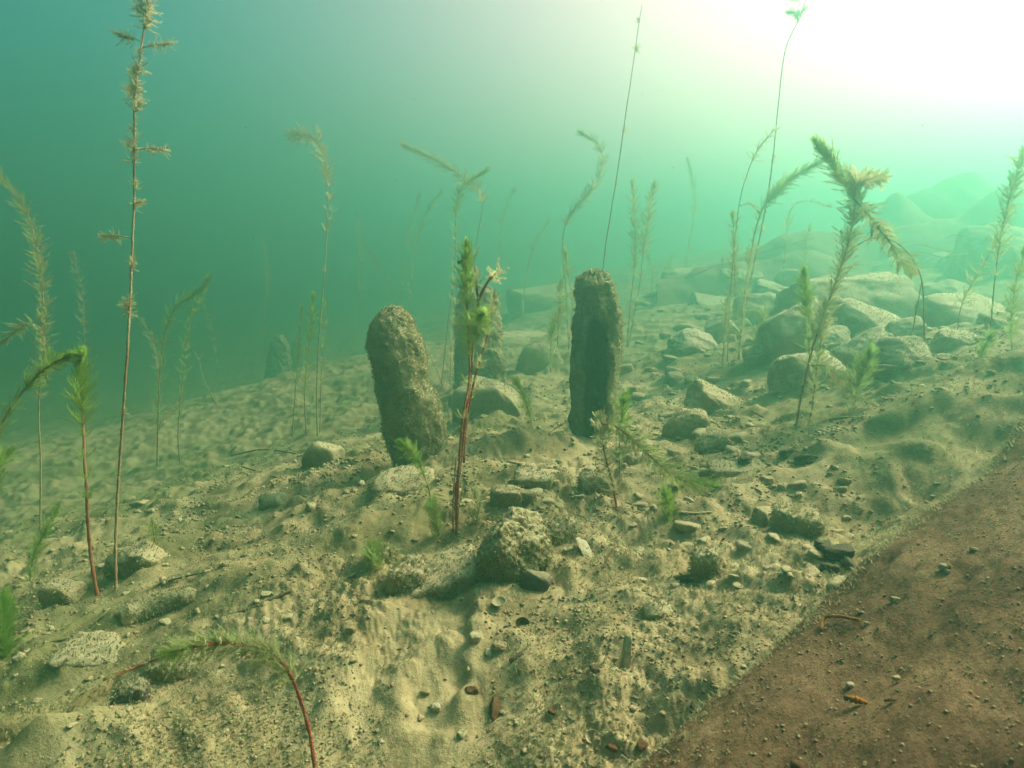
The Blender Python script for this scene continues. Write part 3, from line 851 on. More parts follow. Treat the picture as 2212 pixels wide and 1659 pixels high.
plant("upright weed with a dense dark green head beside the tallest left stem",
      [dict(p=[(214, 1292), (196, 1200), (186, 1050), (180, 930), (174, 800), (174, 772)], w=10, red=.75, leaves=[(.42, .72, 34, 26, .7, .85, 4), (.72, 1, 15, 32, .85, 1, 6)])])
plant("dark weed bending in from the left edge with its head to the right",
      [dict(p=[(-40, 1120), (-20, 1010), (0, 925), (50, 845), (100, 795), (140, 772)], w=8, red=.55, leaves=[(.35, .7, 26, 24, .6, .8, 4), (.7, 1, 15, 28, .8, .95, 6)])], d=1.25)
plant("faded tall weed curving out of the picture at the left edge",
      [dict(p=[(84, 1150), (88, 1000), (84, 880), (95, 740), (90, 600), (72, 500), (40, 430), (-5, 380), (-40, 362)], w=7, red=.2, leaves=[(.35, 1, 18, 24, .25, .5, 5)])])
plant("pair of hazy green weeds with nodding heads left of the far stumps",
      [dict(p=[(338, 1010), (342, 900), (346, 800), (356, 720), (380, 665), (425, 632)], w=7, red=.4, leaves=[(.2, .75, 26, 20, .5, .7, 4), (.75, 1, 15, 24, .75, .9, 5)]),
       dict(p=[(392, 1025), (385, 940), (395, 820), (405, 720), (422, 660), (446, 608)], w=5, red=.4, root=True, leaves=[(.3, .8, 26, 18, .5, .7, 4), (.8, 1, 14, 20, .75, .9, 5)])])
plant("very tall faint weed with a drooping tip left of the leaning stump",
      [dict(p=[(686, 945), (684, 850), (690, 720), (700, 600), (706, 500), (706, 400), (696, 330), (672, 298), (630, 292)], w=6, red=.2, leaves=[(.55, .8, 60, 20, .1, .1, 3), (.8, 1, 18, 24, .1, .15, 4)], tip=False),
       dict(p=[(706, 520), (714, 420), (702, 350), (690, 290)], w=3, red=.1, root=False, dd=.02, leaves=[(.2, 1, 26, 18, .1, .1, 4)], tip=False)])
plant("clump of three dark green weed shoots in front of the far stumps",
      [dict(p=[(662, 940), (658, 860), (664, 780), (672, 700), (676, 648)], w=5, red=.3, leaves=[(.3, .7, 22, 18, .5, .7, 4), (.7, 1, 13, 20, .8, .9, 5)]),
       dict(p=[(630, 930), (640, 820), (646, 740), (650, 672)], w=4, red=.3, root=True, leaves=[(.4, 1, 20, 15, .5, .8, 4)]),
       dict(p=[(690, 930), (694, 820), (700, 720), (702, 660)], w=4, red=.3, root=True, leaves=[(.4, 1, 22, 14, .4, .7, 4)])])
plant("thin pale stem arching over to the right among the hazy left weeds",
      [dict(p=[(470, 870), (440, 820), (425, 770), (395, 742), (345, 740)], w=4, red=.15, leaves=[(.2, 1, 40, 13, .1, .2, 3)])], d=2.4)
plant("faint thin weed hanging over behind the tallest left stem",
      [dict(p=[(345, 860), (338, 780), (325, 725), (300, 690), (270, 668)], w=4, red=.1, leaves=[(.3, 1, 24, 15, .1, .2, 3)])], d=2.1)
plant("very faint upright weed behind the dense dark green head at left",
      [dict(p=[(182, 900), (182, 780), (180, 690), (176, 620), (160, 560)], w=5, red=.1, leaves=[(.1, 1, 24, 18, .1, .3, 4)])], d=2.5)
plant("faint frond reaching left above the bending dark weed",
      [dict(p=[(100, 800), (90, 720), (60, 700), (10, 735)], w=4, red=.1, leaves=[(.3, 1, 14, 18, .3, .4, 4)])], d=1.75)
plant("small bright green sprig leaning right at the left edge of the bed",
      [dict(p=[(58, 1262), (72, 1205), (95, 1150), (118, 1110)], w=5, red=.2, leaves=[(.1, 1, 13, 20, .75, .95, 5)])])
plant("small tan-green sprig right of the tallest left stem",
      [dict(p=[(340, 1222), (336, 1180), (330, 1132)], w=4, red=.2, leaves=[(.1, 1, 16, 18, .3, .5, 4)])])
plant("blurred dark green bush cut off by the lower left edge",
      [dict(p=[(12, 1420), (8, 1370), (10, 1316)], w=6, red=.2, leaves=[(.05, 1, 12, 34, .85, 1, 7)])])
plant("dark green shoot poking in at the left edge above the bush",
      [dict(p=[(-25, 1080), (-10, 1020), (12, 985)], w=5, red=.3, leaves=[(.2, 1, 14, 26, .8, .95, 5)])], d=1.35)
plant("trailing tan weed lying on the silt below the two left stems",
      [dict(p=[(66, 1268), (95, 1308), (130, 1332), (190, 1352)], w=6, red=.2, leaves=[(.0, 1, 30, 16, .0, .1, 3)], tip=False)])
plant("arching red-stemmed weed with tan leaves at the lower left front",
      [dict(p=[(684, 1668), (672, 1600), (655, 1530), (625, 1455), (590, 1415), (540, 1394), (480, 1390), (410, 1398), (350, 1418), (300, 1440), (222, 1470)], w=11, red=1.0, tip=False,
            leaves=[(.34, .66, 26, 32, .24, .30, 6), (.64, .76, 22, 30, .5, .8, 5), (.80, .97, 34, 18, .1, .3, 4)])], d=.72)

# --- the middle
plant("red-stemmed weed at the centre with bushy green heads and bare pink twigs",
      [dict(p=[(992, 1155), (985, 1080), (994, 1000), (1006, 900), (1018, 800), (1026, 720), (1034, 655), (1052, 610), (1075, 588)], w=13, red=.95, tip=False, leaves=[(.93, 1, 18, 20, .05, .1, 3)]),
       dict(p=[(986, 1120), (992, 1000), (1000, 900), (1014, 820), (1012, 720), (1008, 620), (1008, 548)], w=9, red=.85, root=True, dd=-.015,
            leaves=[(.40, .62, 46, 22, .5, .7, 4), (.62, .86, 20, 26, .65, .8, 5), (.86, 1, 9, 29, .85, 1, 7)]),
       dict(p=[(1002, 1000), (1010, 900), (1030, 800), (1052, 730), (1066, 650)], w=7, red=.8, root=False, dd=.02, leaves=[(.35, 1, 30, 22, .25, .4, 5)]),
       dict(p=[(1020, 790), (1024, 740), (1034, 700), (1040, 685)], w=5, red=.5, root=False, dd=-.03, leaves=[(.35, 1, 9, 28, .7, .85, 6)]),
       dict(p=[(1034, 655), (1028, 610), (1026, 575)], w=8, red=1.0, root=False, dd=-.005, tip=False, leaves=[(.5, .6, 8, 14, .05, .1, 5)]),
       dict(p=[(978, 1130), (980, 1060), (984, 990)], w=6, red=.9, root=True, dd=-.01, tip=False, leaves=[(.6, 1, 40, 9, .1, .2, 3)])], d=1.17)
plant("pale arched weed whose drooping frond reaches far to the left above the posts",
      [dict(p=[(1024, 700), (1022, 600), (1030, 520), (1042, 450), (1036, 412), (1000, 384), (950, 350), (882, 318)], w=5, red=.15, leaves=[(.1, .5, 60, 14, .1, .2, 3), (.56, 1, 12, 20, .1, .2, 5)])], d=2.35)
plant("dark weed hooking right under the long pale frond",
      [dict(p=[(952, 830), (968, 700), (982, 580), (984, 480), (992, 415), (1015, 390), (1044, 372)], w=5, red=.2, leaves=[(.4, .75, 22, 15, .3, .5, 4), (.75, 1, 12, 19, .7, .8, 5)])], d=2.2)
plant("upright pale weed with close tan whorls left of the hazy stump",
      [dict(p=[(972, 830), (974, 760), (980, 690), (988, 600), (990, 520)], w=4, red=.1, leaves=[(.0, .6, 15, 13, .05, .2, 4)], tip=False)], d=2.05)
plant("wavy tan weed curling left at its tip above the tall post",
      [dict(p=[(1228, 720), (1222, 620), (1215, 540), (1224, 480), (1256, 435), (1290, 390), (1302, 345), (1288, 308), (1260, 290)], w=5, red=.15, leaves=[(.1, .5, 40, 14, .1, .2, 3), (.5, 1, 12, 18, .1, .25, 5)])], d=2.3)
plant("very thin bare stem rising from behind the tall post to the top edge",
      [dict(p=[(1298, 700), (1304, 570), (1318, 470), (1334, 370), (1350, 260), (1366, 150), (1386, 12)], w=5, red=.1, tip=False, tufts=[(.86, 8, 14, .1), (.95, -6, 10, .1), (.6, 3, 8, .1), (.45, 3, 8, .1)])], d=1.95)
plant("twin upright tan-green shoots with blunt heads right of the tall post",
      [dict(p=[(1352, 765), (1362, 660), (1372, 560), (1370, 470), (1368, 405)], w=5, red=.15, leaves=[(.1, .5, 36, 15, .15, .3, 4), (.5, 1, 14, 19, .25, .5, 5)]),
       dict(p=[(1350, 770), (1378, 640), (1390, 540), (1402, 460), (1412, 405)], w=5, red=.15, root=True, dd=.06, leaves=[(.2, .6, 36, 14, .15, .3, 4), (.6, 1, 13, 20, .3, .5, 5)])], d=2.25)
plant("leafy tan weed growing close against the left side of the tall post",
      [dict(p=[(1228, 740), (1236, 660), (1228, 600), (1222, 555)], w=5, red=.3, leaves=[(.05, .8, 20, 17, .1, .3, 4), (.8, 1, 12, 19, .4, .6, 5)]),
       dict(p=[(1205, 730), (1208, 660), (1210, 620)], w=4, red=.2, root=True, leaves=[(.3, 1, 14, 18, .15, .3, 5)])], d=2.0)
plant("short bushy green weed on top of the algae-covered boulder",
      [dict(p=[(1190, 790), (1190, 740), (1198, 700), (1212, 672)], w=5, red=.2, leaves=[(.0, .5, 15, 18, .3, .6, 4), (.5, 1, 10, 20, .7, .9, 6)])], d=2.1)
plant("drooping olive sprig on the boulder between the posts",
      [dict(p=[(1156, 985), (1150, 930), (1136, 870), (1120, 832)], w=4, red=.3, leaves=[(.2, .6, 22, 15, .3, .6, 4), (.6, 1, 11, 20, .7, .85, 6)]),
       dict(p=[(1160, 985), (1185, 940), (1210, 920)], w=4, red=.3, root=True, leaves=[(.1, 1, 18, 13, .1, .3, 4)])], d=1.72)
plant("small bright green sprig curling left at the foot of the leaning stump",
      [dict(p=[(942, 1115), (928, 1060), (910, 1012), (892, 980), (872, 962)], w=6, red=.15, leaves=[(.1, .6, 18, 17, .25, .6, 4), (.6, 1, 10, 21, .8, .95, 6)])], d=1.30)
plant("thin twiggy weed leaning against the right side of the leaning stump",
      [dict(p=[(975, 900), (955, 830), (930, 770), (905, 715)], w=4, red=.1, tip=False, leaves=[(.3, .9, 60, 9, .1, .1, 3)])], d=1.8)
plant("tangled brown-green tuft at the root of the red-stemmed weed",
      [dict(p=[(950, 1140), (940, 1105), (932, 1090)], w=4, red=.3, leaves=[(.0, 1, 9, 20, .6, .8, 6)]),
       dict(p=[(1020, 1130), (1035, 1095), (1030, 1070)], w=4, red=.5, root=True, leaves=[(.0, 1, 14, 18, .05, .2, 5)])], d=1.18)
plant("fluffy green algae weed hugging the silt left of the flat slab",
      [dict(p=[(812, 1240), (810, 1210), (806, 1185)], w=3, red=.1, leaves=[(.0, 1, 8, 24, .5, .7, 6)])])
plant("curling tan weed with a trailing leafy branch below the tall post",
      [dict(p=[(1338, 1092), (1322, 1040), (1308, 990), (1300, 945), (1296, 908)], w=7, red=.8, leaves=[(.25, .8, 18, 17, .05, .15, 4), (.8, 1, 10, 22, .05, .1, 5)]),
       dict(p=[(1300, 915), (1330, 920), (1380, 962), (1430, 1008), (1480, 1038), (1538, 1048)], w=6, red=.6, root=False, dd=-.01, leaves=[(.05, .8, 15, 27, .22, .5, 5), (.8, 1, 9, 27, .65, .9, 6)])], d=1.22)
plant("green-headed shoot standing behind the curling tan weed",
      [dict(p=[(1340, 1020), (1338, 960), (1342, 915), (1348, 872)], w=5, red=.4, leaves=[(.2, .7, 22, 17, .3, .6, 4), (.7, 1, 10, 24, .8, .95, 6)])], d=1.33)
plant("small bright green sprig on the silt below the trailing leafy branch",
      [dict(p=[(1452, 1140), (1446, 1110), (1438, 1070)], w=4, red=.2, leaves=[(.0, 1, 10, 22, .75, .95, 6)])])

# --- the right side
plant("tallest weed at right, thin bare stem with pinkish tufts near the top edge",
      [dict(p=[(1592, 782), (1606, 690), (1625, 590), (1648, 480), (1662, 400), (1672, 320), (1682, 220), (1696, 110), (1724, 45), (1742, -5), (1752, -50)], w=6, red=.3, tip=False,
            tufts=[(.93, -34, 18, 0), (.885, -22, 18, 0), (.90, 5, 14, 0), (.875, -8, 16, 0), (.955, 5, 16, 0), (.52, 4, 10, .1), (.35, 4, 10, .1), (.3, -4, 10, .1)])], d=1.99)
plant("slender branching stem curving right beside the tallest right weed",
      [dict(p=[(1572, 765), (1576, 660), (1584, 560), (1592, 480), (1606, 400), (1636, 325), (1672, 280)], w=5, red=.15, tip=False, leaves=[(.1, .45, 22, 16, .1, .2, 4), (.5, .85, 70, 13, .1, .1, 3), (.85, 1, 16, 16, .1, .1, 4)]),
       dict(p=[(1598, 445), (1620, 440), (1636, 455)], w=3, red=.1, root=False, leaves=[(.2, 1, 12, 11, .05, .1, 4)])], d=1.98)
plant("weed with a long feathery green head leaning right over the slope",
      [dict(p=[(1596, 778), (1604, 680), (1620, 560), (1640, 470), (1672, 418), (1710, 385), (1760, 355)], w=6, red=.25, leaves=[(.05, .5, 17, 18, .1, .25, 4), (.5, .72, 24, 20, .5, .65, 4), (.72, 1, 11, 26, .65, .8, 6)]),
       dict(p=[(1588, 640), (1586, 560), (1584, 470)], w=4, red=.2, root=False, dd=.03, leaves=[(.0, 1, 15, 17, .4, .6, 5)])], d=1.97)
plant("leafy yellow-green sprigs around the foot of the tall right weeds",
      [dict(p=[(1612, 780), (1632, 740), (1646, 700), (1650, 680)], w=4, red=.2, leaves=[(.0, 1, 12, 20, .3, .6, 5)]),
       dict(p=[(1560, 770), (1566, 720), (1570, 660)], w=4, red=.2, root=True, leaves=[(.0, 1, 13, 18, .1, .3, 5)]),
       dict(p=[(1660, 770), (1656, 720), (1640, 680)], w=3, red=.2, root=True, leaves=[(.2, 1, 14, 16, .2, .4, 4)])], d=1.96)
plant("large bushy weed with a forked green head standing before the stone heap",
      [dict(p=[(1714, 938), (1730, 860), (1748, 780), (1776, 690), (1812, 590), (1836, 510), (1846, 430), (1820, 385), (1780, 328)], w=9, red=.75, leaves=[(.12, .35, 34, 14, .1, .2, 3), (.35, .80, 13, 24, .12, .35, 5), (.80, 1, 12, 34, .5, .75, 6)]),
       dict(p=[(1740, 940), (1756, 870), (1764, 800), (1780, 700)], w=8, red=.8, root=True, dd=.02, tip=False, leaves=[(.2, .95, 20, 20, .2, .4, 5)]),
       dict(p=[(1846, 430), (1852, 395), (1872, 386), (1902, 386)], w=6, red=.3, root=False, leaves=[(.1, 1, 9, 22, .05, .1, 6)]),
       dict(p=[(1846, 430), (1880, 470), (1916, 515), (1940, 552), (1965, 580)], w=6, red=.5, root=False, dd=-.02, leaves=[(.05, 1, 15, 26, .2, .4, 5)])], d=1.47)
plant("bare red stem arching over to the right above the stone heap",
      [dict(p=[(2000, 760), (1996, 690), (1992, 610), (1972, 560), (1935, 524), (1890, 514), (1850, 530), (1826, 552)], w=6, red=.9, tip=False, leaves=[(.72, 1, 16, 16, .0, .1, 4)]),
       dict(p=[(1974, 790), (1972, 720), (1984, 650), (1992, 605)], w=6, red=.85, root=True, dd=.01, tip=False, leaves=[(.8, .9, 20, 8, .1, .1, 3)])], d=1.72)
plant("bright green head in front of the wedge-shaped stone",
      [dict(p=[(1750, 800), (1748, 730), (1744, 670), (1738, 602)], w=5, red=.2, leaves=[(.1, .6, 20, 24, .5, .7, 4), (.6, 1, 10, 26, .8, .95, 6)])], d=1.55)
plant("fluffy yellow-green sprig on the bank below the pale humped stone",
      [dict(p=[(1842, 885), (1852, 840), (1866, 800), (1876, 772)], w=4, red=.2, leaves=[(.0, .5, 15, 20, .1, .4, 4), (.5, 1, 9, 28, .6, .8, 7)])], d=1.45)
plant("trailing tan weed sagging between the bushy weed and the yellow-green sprig",
      [dict(p=[(1756, 760), (1780, 790), (1810, 812), (1845, 824)], w=6, red=.3, tip=False, leaves=[(.0, 1, 11, 20, .2, .4, 5)])], d=1.46)
plant("pale overexposed weed with feathery whorls at the right edge",
      [dict(p=[(2140, 735), (2144, 660), (2152, 580), (2166, 490), (2190, 400), (2216, 330), (2230, 280)], w=6, red=.5, leaves=[(.1, .4, 34, 18, .2, .3, 4), (.4, 1, 15, 26, .3, .5, 5)])], d=1.75)
plant("thin red-stemmed weed leaning right near the right edge",
      [dict(p=[(2070, 725), (2072, 680), (2090, 630), (2120, 580), (2146, 535)], w=5, red=.7, leaves=[(.4, 1, 24, 20, .2, .3, 4)])], d=1.85)
plant("faint green weed cut off by the right edge",
      [dict(p=[(2190, 760), (2186, 690), (2195, 610), (2212, 550)], w=4, red=.2, leaves=[(.2, 1, 16, 26, .5, .6, 5)])], d=1.6)
plant("small yellow-green tuft on the bright bank near the right edge",
      [dict(p=[(2120, 790), (2124, 760), (2135, 735)], w=3, red=.1, leaves=[(.0, 1, 10, 24, .5, .7, 6)])], d=1.62)
plant("hazy weed bowing right behind the feathery green head",
      [dict(p=[(1692, 600), (1696, 540), (1702, 480), (1714, 444), (1745, 434), (1786, 444)], w=4, red=.2, leaves=[(.0, .5, 24, 15, .4, .5, 4), (.5, 1, 22, 12, .1, .2, 4)])], d=2.35)
plant("hazy tan sprig rising from the far slope behind the stone heap",
      [dict(p=[(1738, 560), (1742, 530), (1748, 500)], w=4, red=.2, leaves=[(.0, 1, 12, 16, .3, .5, 5)])], d=2.4)
# --- far away in the haze
for lab, pts, dd, ag in [
    ("very faint weed leaning right far behind the leaning stump", [(884, 690), (888, 600), (900, 520), (922, 460), (950, 418)], 3.0, .6),
    ("very faint upright weed left of the one leaning right", [(860, 690), (872, 600), (886, 500), (902, 430)], 3.2, .6),
    ("very faint short weed above the red-stemmed weed", [(1086, 600), (1080, 520), (1086, 470), (1108, 415)], 3.1, .6),
    ("faint forked weed between the hazy block and the tall post", [(1130, 640), (1140, 580), (1152, 535), (1180, 486)], 2.9, .6),
    ("faint thin upright weed far behind the twin shoots", [(1476, 620), (1486, 540), (1500, 460), (1498, 400), (1488, 356)], 2.9, .5),
    ("faint bushy weed at the far slope right of the twin shoots", [(1446, 620), (1442, 590), (1450, 560)], 3.0, .5),
    ("faint drooping thread of weed left of the leaning stump", [(775, 700), (780, 600), (778, 520), (772, 470)], 3.3, .4),
    ("faint bent weed stalk hanging at mid water left of centre", [(850, 660), (838, 610), (815, 570), (790, 535)], 3.2, .4),
    ("faint small weed on the far slope left of the hazy boulder", [(1405, 640), (1410, 590), (1402, 560)], 2.8, .5),
    ("faint weed thread rising near the far stumps", [(575, 760), (572, 680), (580, 600), (570, 520)], 3.3, .3),
    ("faint leaning weed in the haze at far left", [(470, 800), (462, 740), (452, 690), (440, 660)], 2.9, .5)]:
    plant(lab, [dict(p=pts, w=4, red=.2, leaves=[(.15, .6, 26, 14, ag * .6, ag, 4), (.6, 1, 14, 15, ag, ag + .2, 5)])], d=dd)

# ------------------------------------------------------------------ crumbs of silt, shell grit and algae fuzz over the bed
def view_scatter(n, rs, rmin=.5, rmax=2.6):
    az = np.radians(rs.uniform(-41, 41, n)); rr = np.exp(rs.uniform(math.log(rmin), math.log(rmax), n))
    return np.sin(az) * rr, np.cos(az) * rr, rr

def lumps(name, n, seed, size, mat, label, sub=0, rmin=.5, rmax=3.2, flat=.7, clustered=True, lift=.2):
    rs = np.random.default_rng(seed)
    x, y, rr = view_scatter(n * (3 if clustered else 1), rs, rmin, rmax)
    if clustered:
        dens = fbm(np.stack([x * 5, y * 5, x * 0 + seed], 1), 3)
        keep = np.argsort(-(dens + rs.normal(size=len(x)) * .18))[:n]
        x, y, rr = x[keep], y[keep], rr[keep]
    z = full_h(x, y)
    bv, bf = ICO[sub]
    s = size[0] * (size[1] / size[0]) ** (rs.random(len(x)) ** 2.2) * np.clip(rr / 1.1, .65, 1.8)
    nv = len(bv)
    V = np.repeat(bv[None], len(x), 0) * (1 + .45 * rs.normal(size=(len(x), nv, 1)) * .6)
    a = rs.uniform(0, 6.28, len(x)); c, sn = np.cos(a)[:, None], np.sin(a)[:, None]
    X = V[..., 0] * rs.uniform(.7, 1.5, (len(x), 1)); Y = V[..., 1]
    V = np.stack([X * c - Y * sn, X * sn + Y * c, V[..., 2] * flat], -1) * s[:, None, None]
    V += np.stack([x, y, z + s * lift], 1)[:, None]
    F = (bf[None] + (np.arange(len(x)) * nv)[:, None, None]).reshape(-1, 3)
    o = mesh_np(name, V.reshape(-1, 3), F, mat, True)
    tag(o, label, None, None, "stuff")
    return o

M_CRUMB = earthy("silt_crumb", [(0.25, (0.12, 0.10, 0.055)), (0.42, (0.26, 0.22, 0.12)), (0.58, (0.37, 0.32, 0.185)), (0.8, (0.45, 0.40, 0.25))], 30, 220, 0.6, 0.003)
lumps("silt_crumbs", 20000, 31, (.0011, .0040), M_CRUMB, "crumbs of tan silt strewn over the lake bed", 0)
lumps("gravel", 500, 32, (.0025, .007), M_ROCK, "fine gravel lying between the silt crumbs", 1, clustered=True)
lumps("dark_grit", 160, 33, (.0014, .004), M_DARK, "dark specks of rotten matter on the silt", 0, rmax=1.9)
lumps("shell_grit", 420, 34, (.0011, .0026), M_PALE, "tiny white shell fragments on the silt", 0, rmax=1.5, clustered=False, lift=.6)

def bed_fuzz():
    rs = np.random.default_rng(77)
    n = 60000
    x, y, rr = view_scatter(n * 2, rs, .5, 2.6)
    dens = fbm(np.stack([x * 4 + 9, y * 4, x * 0 + 5], 1), 3)
    k = np.argsort(-(dens + rs.normal(size=len(x)) * .12))[:n]
    x, y, rr = x[k], y[k], rr[k]
    z = full_h(x, y)
    s = .004
    v = np.stack([np.stack([x - s, y, z], 1), np.stack([x + s, y, z], 1), np.stack([x, y + s, z], 1)], 1).reshape(-1, 3)
    f = np.arange(len(v)).reshape(-1, 3)
    V, T, ag = fuzz_np(v, f, n, .0065, .0016, .35, 78, lift=.5, age=(0, .6))
    o = mesh_np("bed_algae", V, T, M_FUZZ, False, None, {"age": ag})
    tag(o, "fine algae fuzz growing on the silt", None, None, "stuff")
bed_fuzz()

# ------------------------------------------------------------------ the brown sheet at lower right
def build_mat():
    A, B = at(2290, 822, 1.03), at(1270, 1712, .60)
    Cc = at(2212, 1659, .43)
    e1 = B - A
    nrm = np.cross(e1, Cc - A); nrm /= np.linalg.norm(nrm)
    if nrm[2] < 0: nrm = -nrm
    inn = np.cross(nrm, e1); inn /= np.linalg.norm(inn)
    if inn @ (Cc - A) < 0: inn = -inn
    L = np.linalg.norm(e1); ux = e1 / L
    na, nb = 260, 170
    ss = np.linspace(-.25, 1.25, na); tt = np.concatenate([np.linspace(0, .6, nb - 1), [.75]])
    S, T = np.meshgrid(ss, tt, indexing='ij')
    S, T = S.ravel(), T.ravel()
    P = A + np.outer(S * L, ux) + np.outer(T, inn)
    q = np.stack([S * L, T, S * 0], 1)
    edge = .010 * fbm(q * np.array([5, 0, 0]) + 2, 3) + .002 * perlin(q * np.array([60, 0, 0]))
    P += np.outer(edge * np.exp(-T / .05), inn)
    h = .022 * fbm(q * 4 + 4.4, 3) + .010 * fbm(q * np.array([6, 26, 1]) + 8, 2) + .0022 * fbm(q * 60, 2) + .0012 * perlin(q * 200)
    h -= .022 * np.exp(-T / .012)                      # the rim turns down
    P += np.outer(h, nrm)
    idx = np.arange(na * nb).reshape(na, nb)
    f1 = np.stack([idx[:-1, :-1], idx[1:, :-1], idx[1:, 1:]], -1).reshape(-1, 3)
    f2 = np.stack([idx[:-1, :-1], idx[1:, 1:], idx[:-1, 1:]], -1).reshape(-1, 3)
    f = np.concatenate([f1, f2])
    if normals_of(P, f)[:, 2].mean() < 0: f = f[:, ::-1]
    # underside
    n0 = len(P); lower = P - nrm * .012
    V = np.vstack([P, lower])
    bd = np.concatenate([idx[:, 0], idx[-1, 1:], idx[::-1, -1][1:], idx[0, ::-1][1:]])
    b2 = np.roll(bd, -1)
    rim = np.concatenate([np.stack([bd, b2, b2 + n0], -1), np.stack([bd, b2 + n0, bd + n0], -1)])
    F = np.concatenate([f, f[:, ::-1] + n0, rim])
    base = P.mean(0)
    root = empty("fabric_sheet", base)
    mesh_np("cloth", V - base, F, M_MAT, True, root)
    # silt specks lying on it
    rs = np.random.default_rng(5)
    n = 30000
    i = rs.choice(len(f), n); w = rs.dirichlet((1, 1, 1), n)
    p = P[f[i, 0]] * w[:, :1] + P[f[i, 1]] * w[:, 1:2] + P[f[i, 2]] * w[:, 2:]
    dens = fbm((p - base) * 5 + 1.3, 3) + rs.normal(size=n) * .25 + .5 * np.exp(-((p - A) @ inn) / .03)
    p = p[np.argsort(-dens)[:22000]]; n = len(p)
    bv, bf = ICO[0]
    sz = .0005 * (3.4 ** (rs.random(n) ** 3)) 
    Vs = (bv[None] * sz[:, None, None] * rs.uniform(.6, 1.4, (n, 12, 1)) * np.array([1, 1, .6]) + (p - base + nrm * .0006)[:, None]).reshape(-1, 3)
    Fs = (bf[None] + (np.arange(n) * 12)[:, None, None]).reshape(-1, 3)
    o = mesh_np("silt_specks", Vs, Fs, M_CRUMB, True, root); o["kind"] = "stuff"
    # fuzz along the rim and thinly elsewhere
    cen = (P[f[:, 0]] + P[f[:, 1]] + P[f[:, 2]]) / 3
    tc = (cen - A) @ inn
    Vz, Tz, ag = fuzz_np(P - base, f[tc < .035], 2600, .007, .0016, .2, 9, age=(.1, .6))
    o = mesh_np("algae_fringe", Vz, Tz, M_FUZZ, False, root, {"age": ag}); o["kind"] = "stuff"
    tag(root, "brown silt-dusted fabric sheet filling the lower right corner", "fabric sheet")
    def on(px, py):
        r = ray(px, py); t = (A @ nrm) / (r @ nrm)
        p = r * t
        k = np.argmin(((P - p) ** 2).sum(1))
        return p + nrm * ((P[k] - p) @ nrm), nrm, t
    return on
on_mat = build_mat()

def small(name, p, size, label, cat, mat, seed, box=.2, rough=.15, rot=(0, 0, 0), sub=2, group=None):
    v, f = rock_np(*size, seed, sub, box, rough)
    v = v @ rotm(*rot).T
    o = mesh_np(name, v, f, mat, True)
    o.location = Vector([float(t) for t in p])
    return tag(o, label, cat, group)

def spiral_shell(name, p, length, rad, mat, label, rot, seed):
    """a slender snail shell: whorls along a tapering body, and its open mouth"""
    n = 40
    t = np.linspace(0, 1, n)
    path = np.stack([t * length, 0 * t, 0 * t], 1)
    r = rad * np.clip(np.sin(np.minimum(t * 1.25 + .12, 1) * math.pi / 2) * (1 - .75 * t ** 1.6), .05, 1) * (1 + .10 * np.sin(t * 30))
    v, f = tube_np(path, r, 14, .05, seed)
    v = (v - [length / 2, 0, 0]) @ rotm(*rot).T
    root = empty(name, p)
    mesh_np("shell_body", v, f, mat, True, root)
    vv, ff = rock_np(rad * .5, rad * .35, rad * .6, seed, 2, .1, .05)
    vv = (vv + [-length * .46, 0, -rad * .2]) @ rotm(*rot).T
    mesh_np("shell_mouth", vv, ff, M_BROWNBIT, True, root)
    return tag(root, label, "shell")

p, nr, t = on_mat(1850, 1512)
spiral_shell("snail_shell", p + nr * .004, 44 * t / FPX, 11 * t / FPX, M_AMBER, "bright orange snail shell lying on the brown sheet", (0, .1, -.35), 1)
p, nr, t = on_mat(1925, 1512)
spiral_shell("snail_shell", p + nr * .002, 26 * t / FPX, 6 * t / FPX, M_BROWNBIT, "small brown snail shell right of the bright orange one", (0, 0, .05), 2)
a, nr, t = on_mat(1778, 1372); b, _, _ = on_mat(1788, 1350); c, _, _ = on_mat(1860, 1344)
v, f = tube_np(catmull([a + nr * .002, b + nr * .006, (b + c) / 2 + nr * .007, c + nr * .003], 20), 3.8 * t / FPX, 7, .3, 3)
o = mesh_np("orange_twig", v, f, M_AMBER, True); tag(o, "bent orange-brown twig at the rim of the brown sheet", "twig")
o.data.materials[0] = earthy("orange_bark", [(0.3, (0.14, 0.06, 0.02)), (0.6, (0.30, 0.15, 0.05)), (0.8, (0.42, 0.28, 0.14))], 80, 300, .5, .001)
p, nr, t = on_mat(2046, 1243)
root = empty("pebble_cluster", p)
for k in range(9):
    rs = np.random.default_rng(60 + k)
    v, f = rock_np(*(rs.uniform(5, 10, 3) * t / FPX * .6), 60 + k, 1, .2, .15)
    mesh_np("grain", v + np.array([rs.uniform(-14, 14), rs.uniform(-10, 10), 3 + rs.uniform(0, 9)]) * t / FPX, f, M_AMBER if k < 2 else M_PALE, True, root)
tag(root, "clump of pale and orange grains on the brown sheet near the right edge", "grain clump")
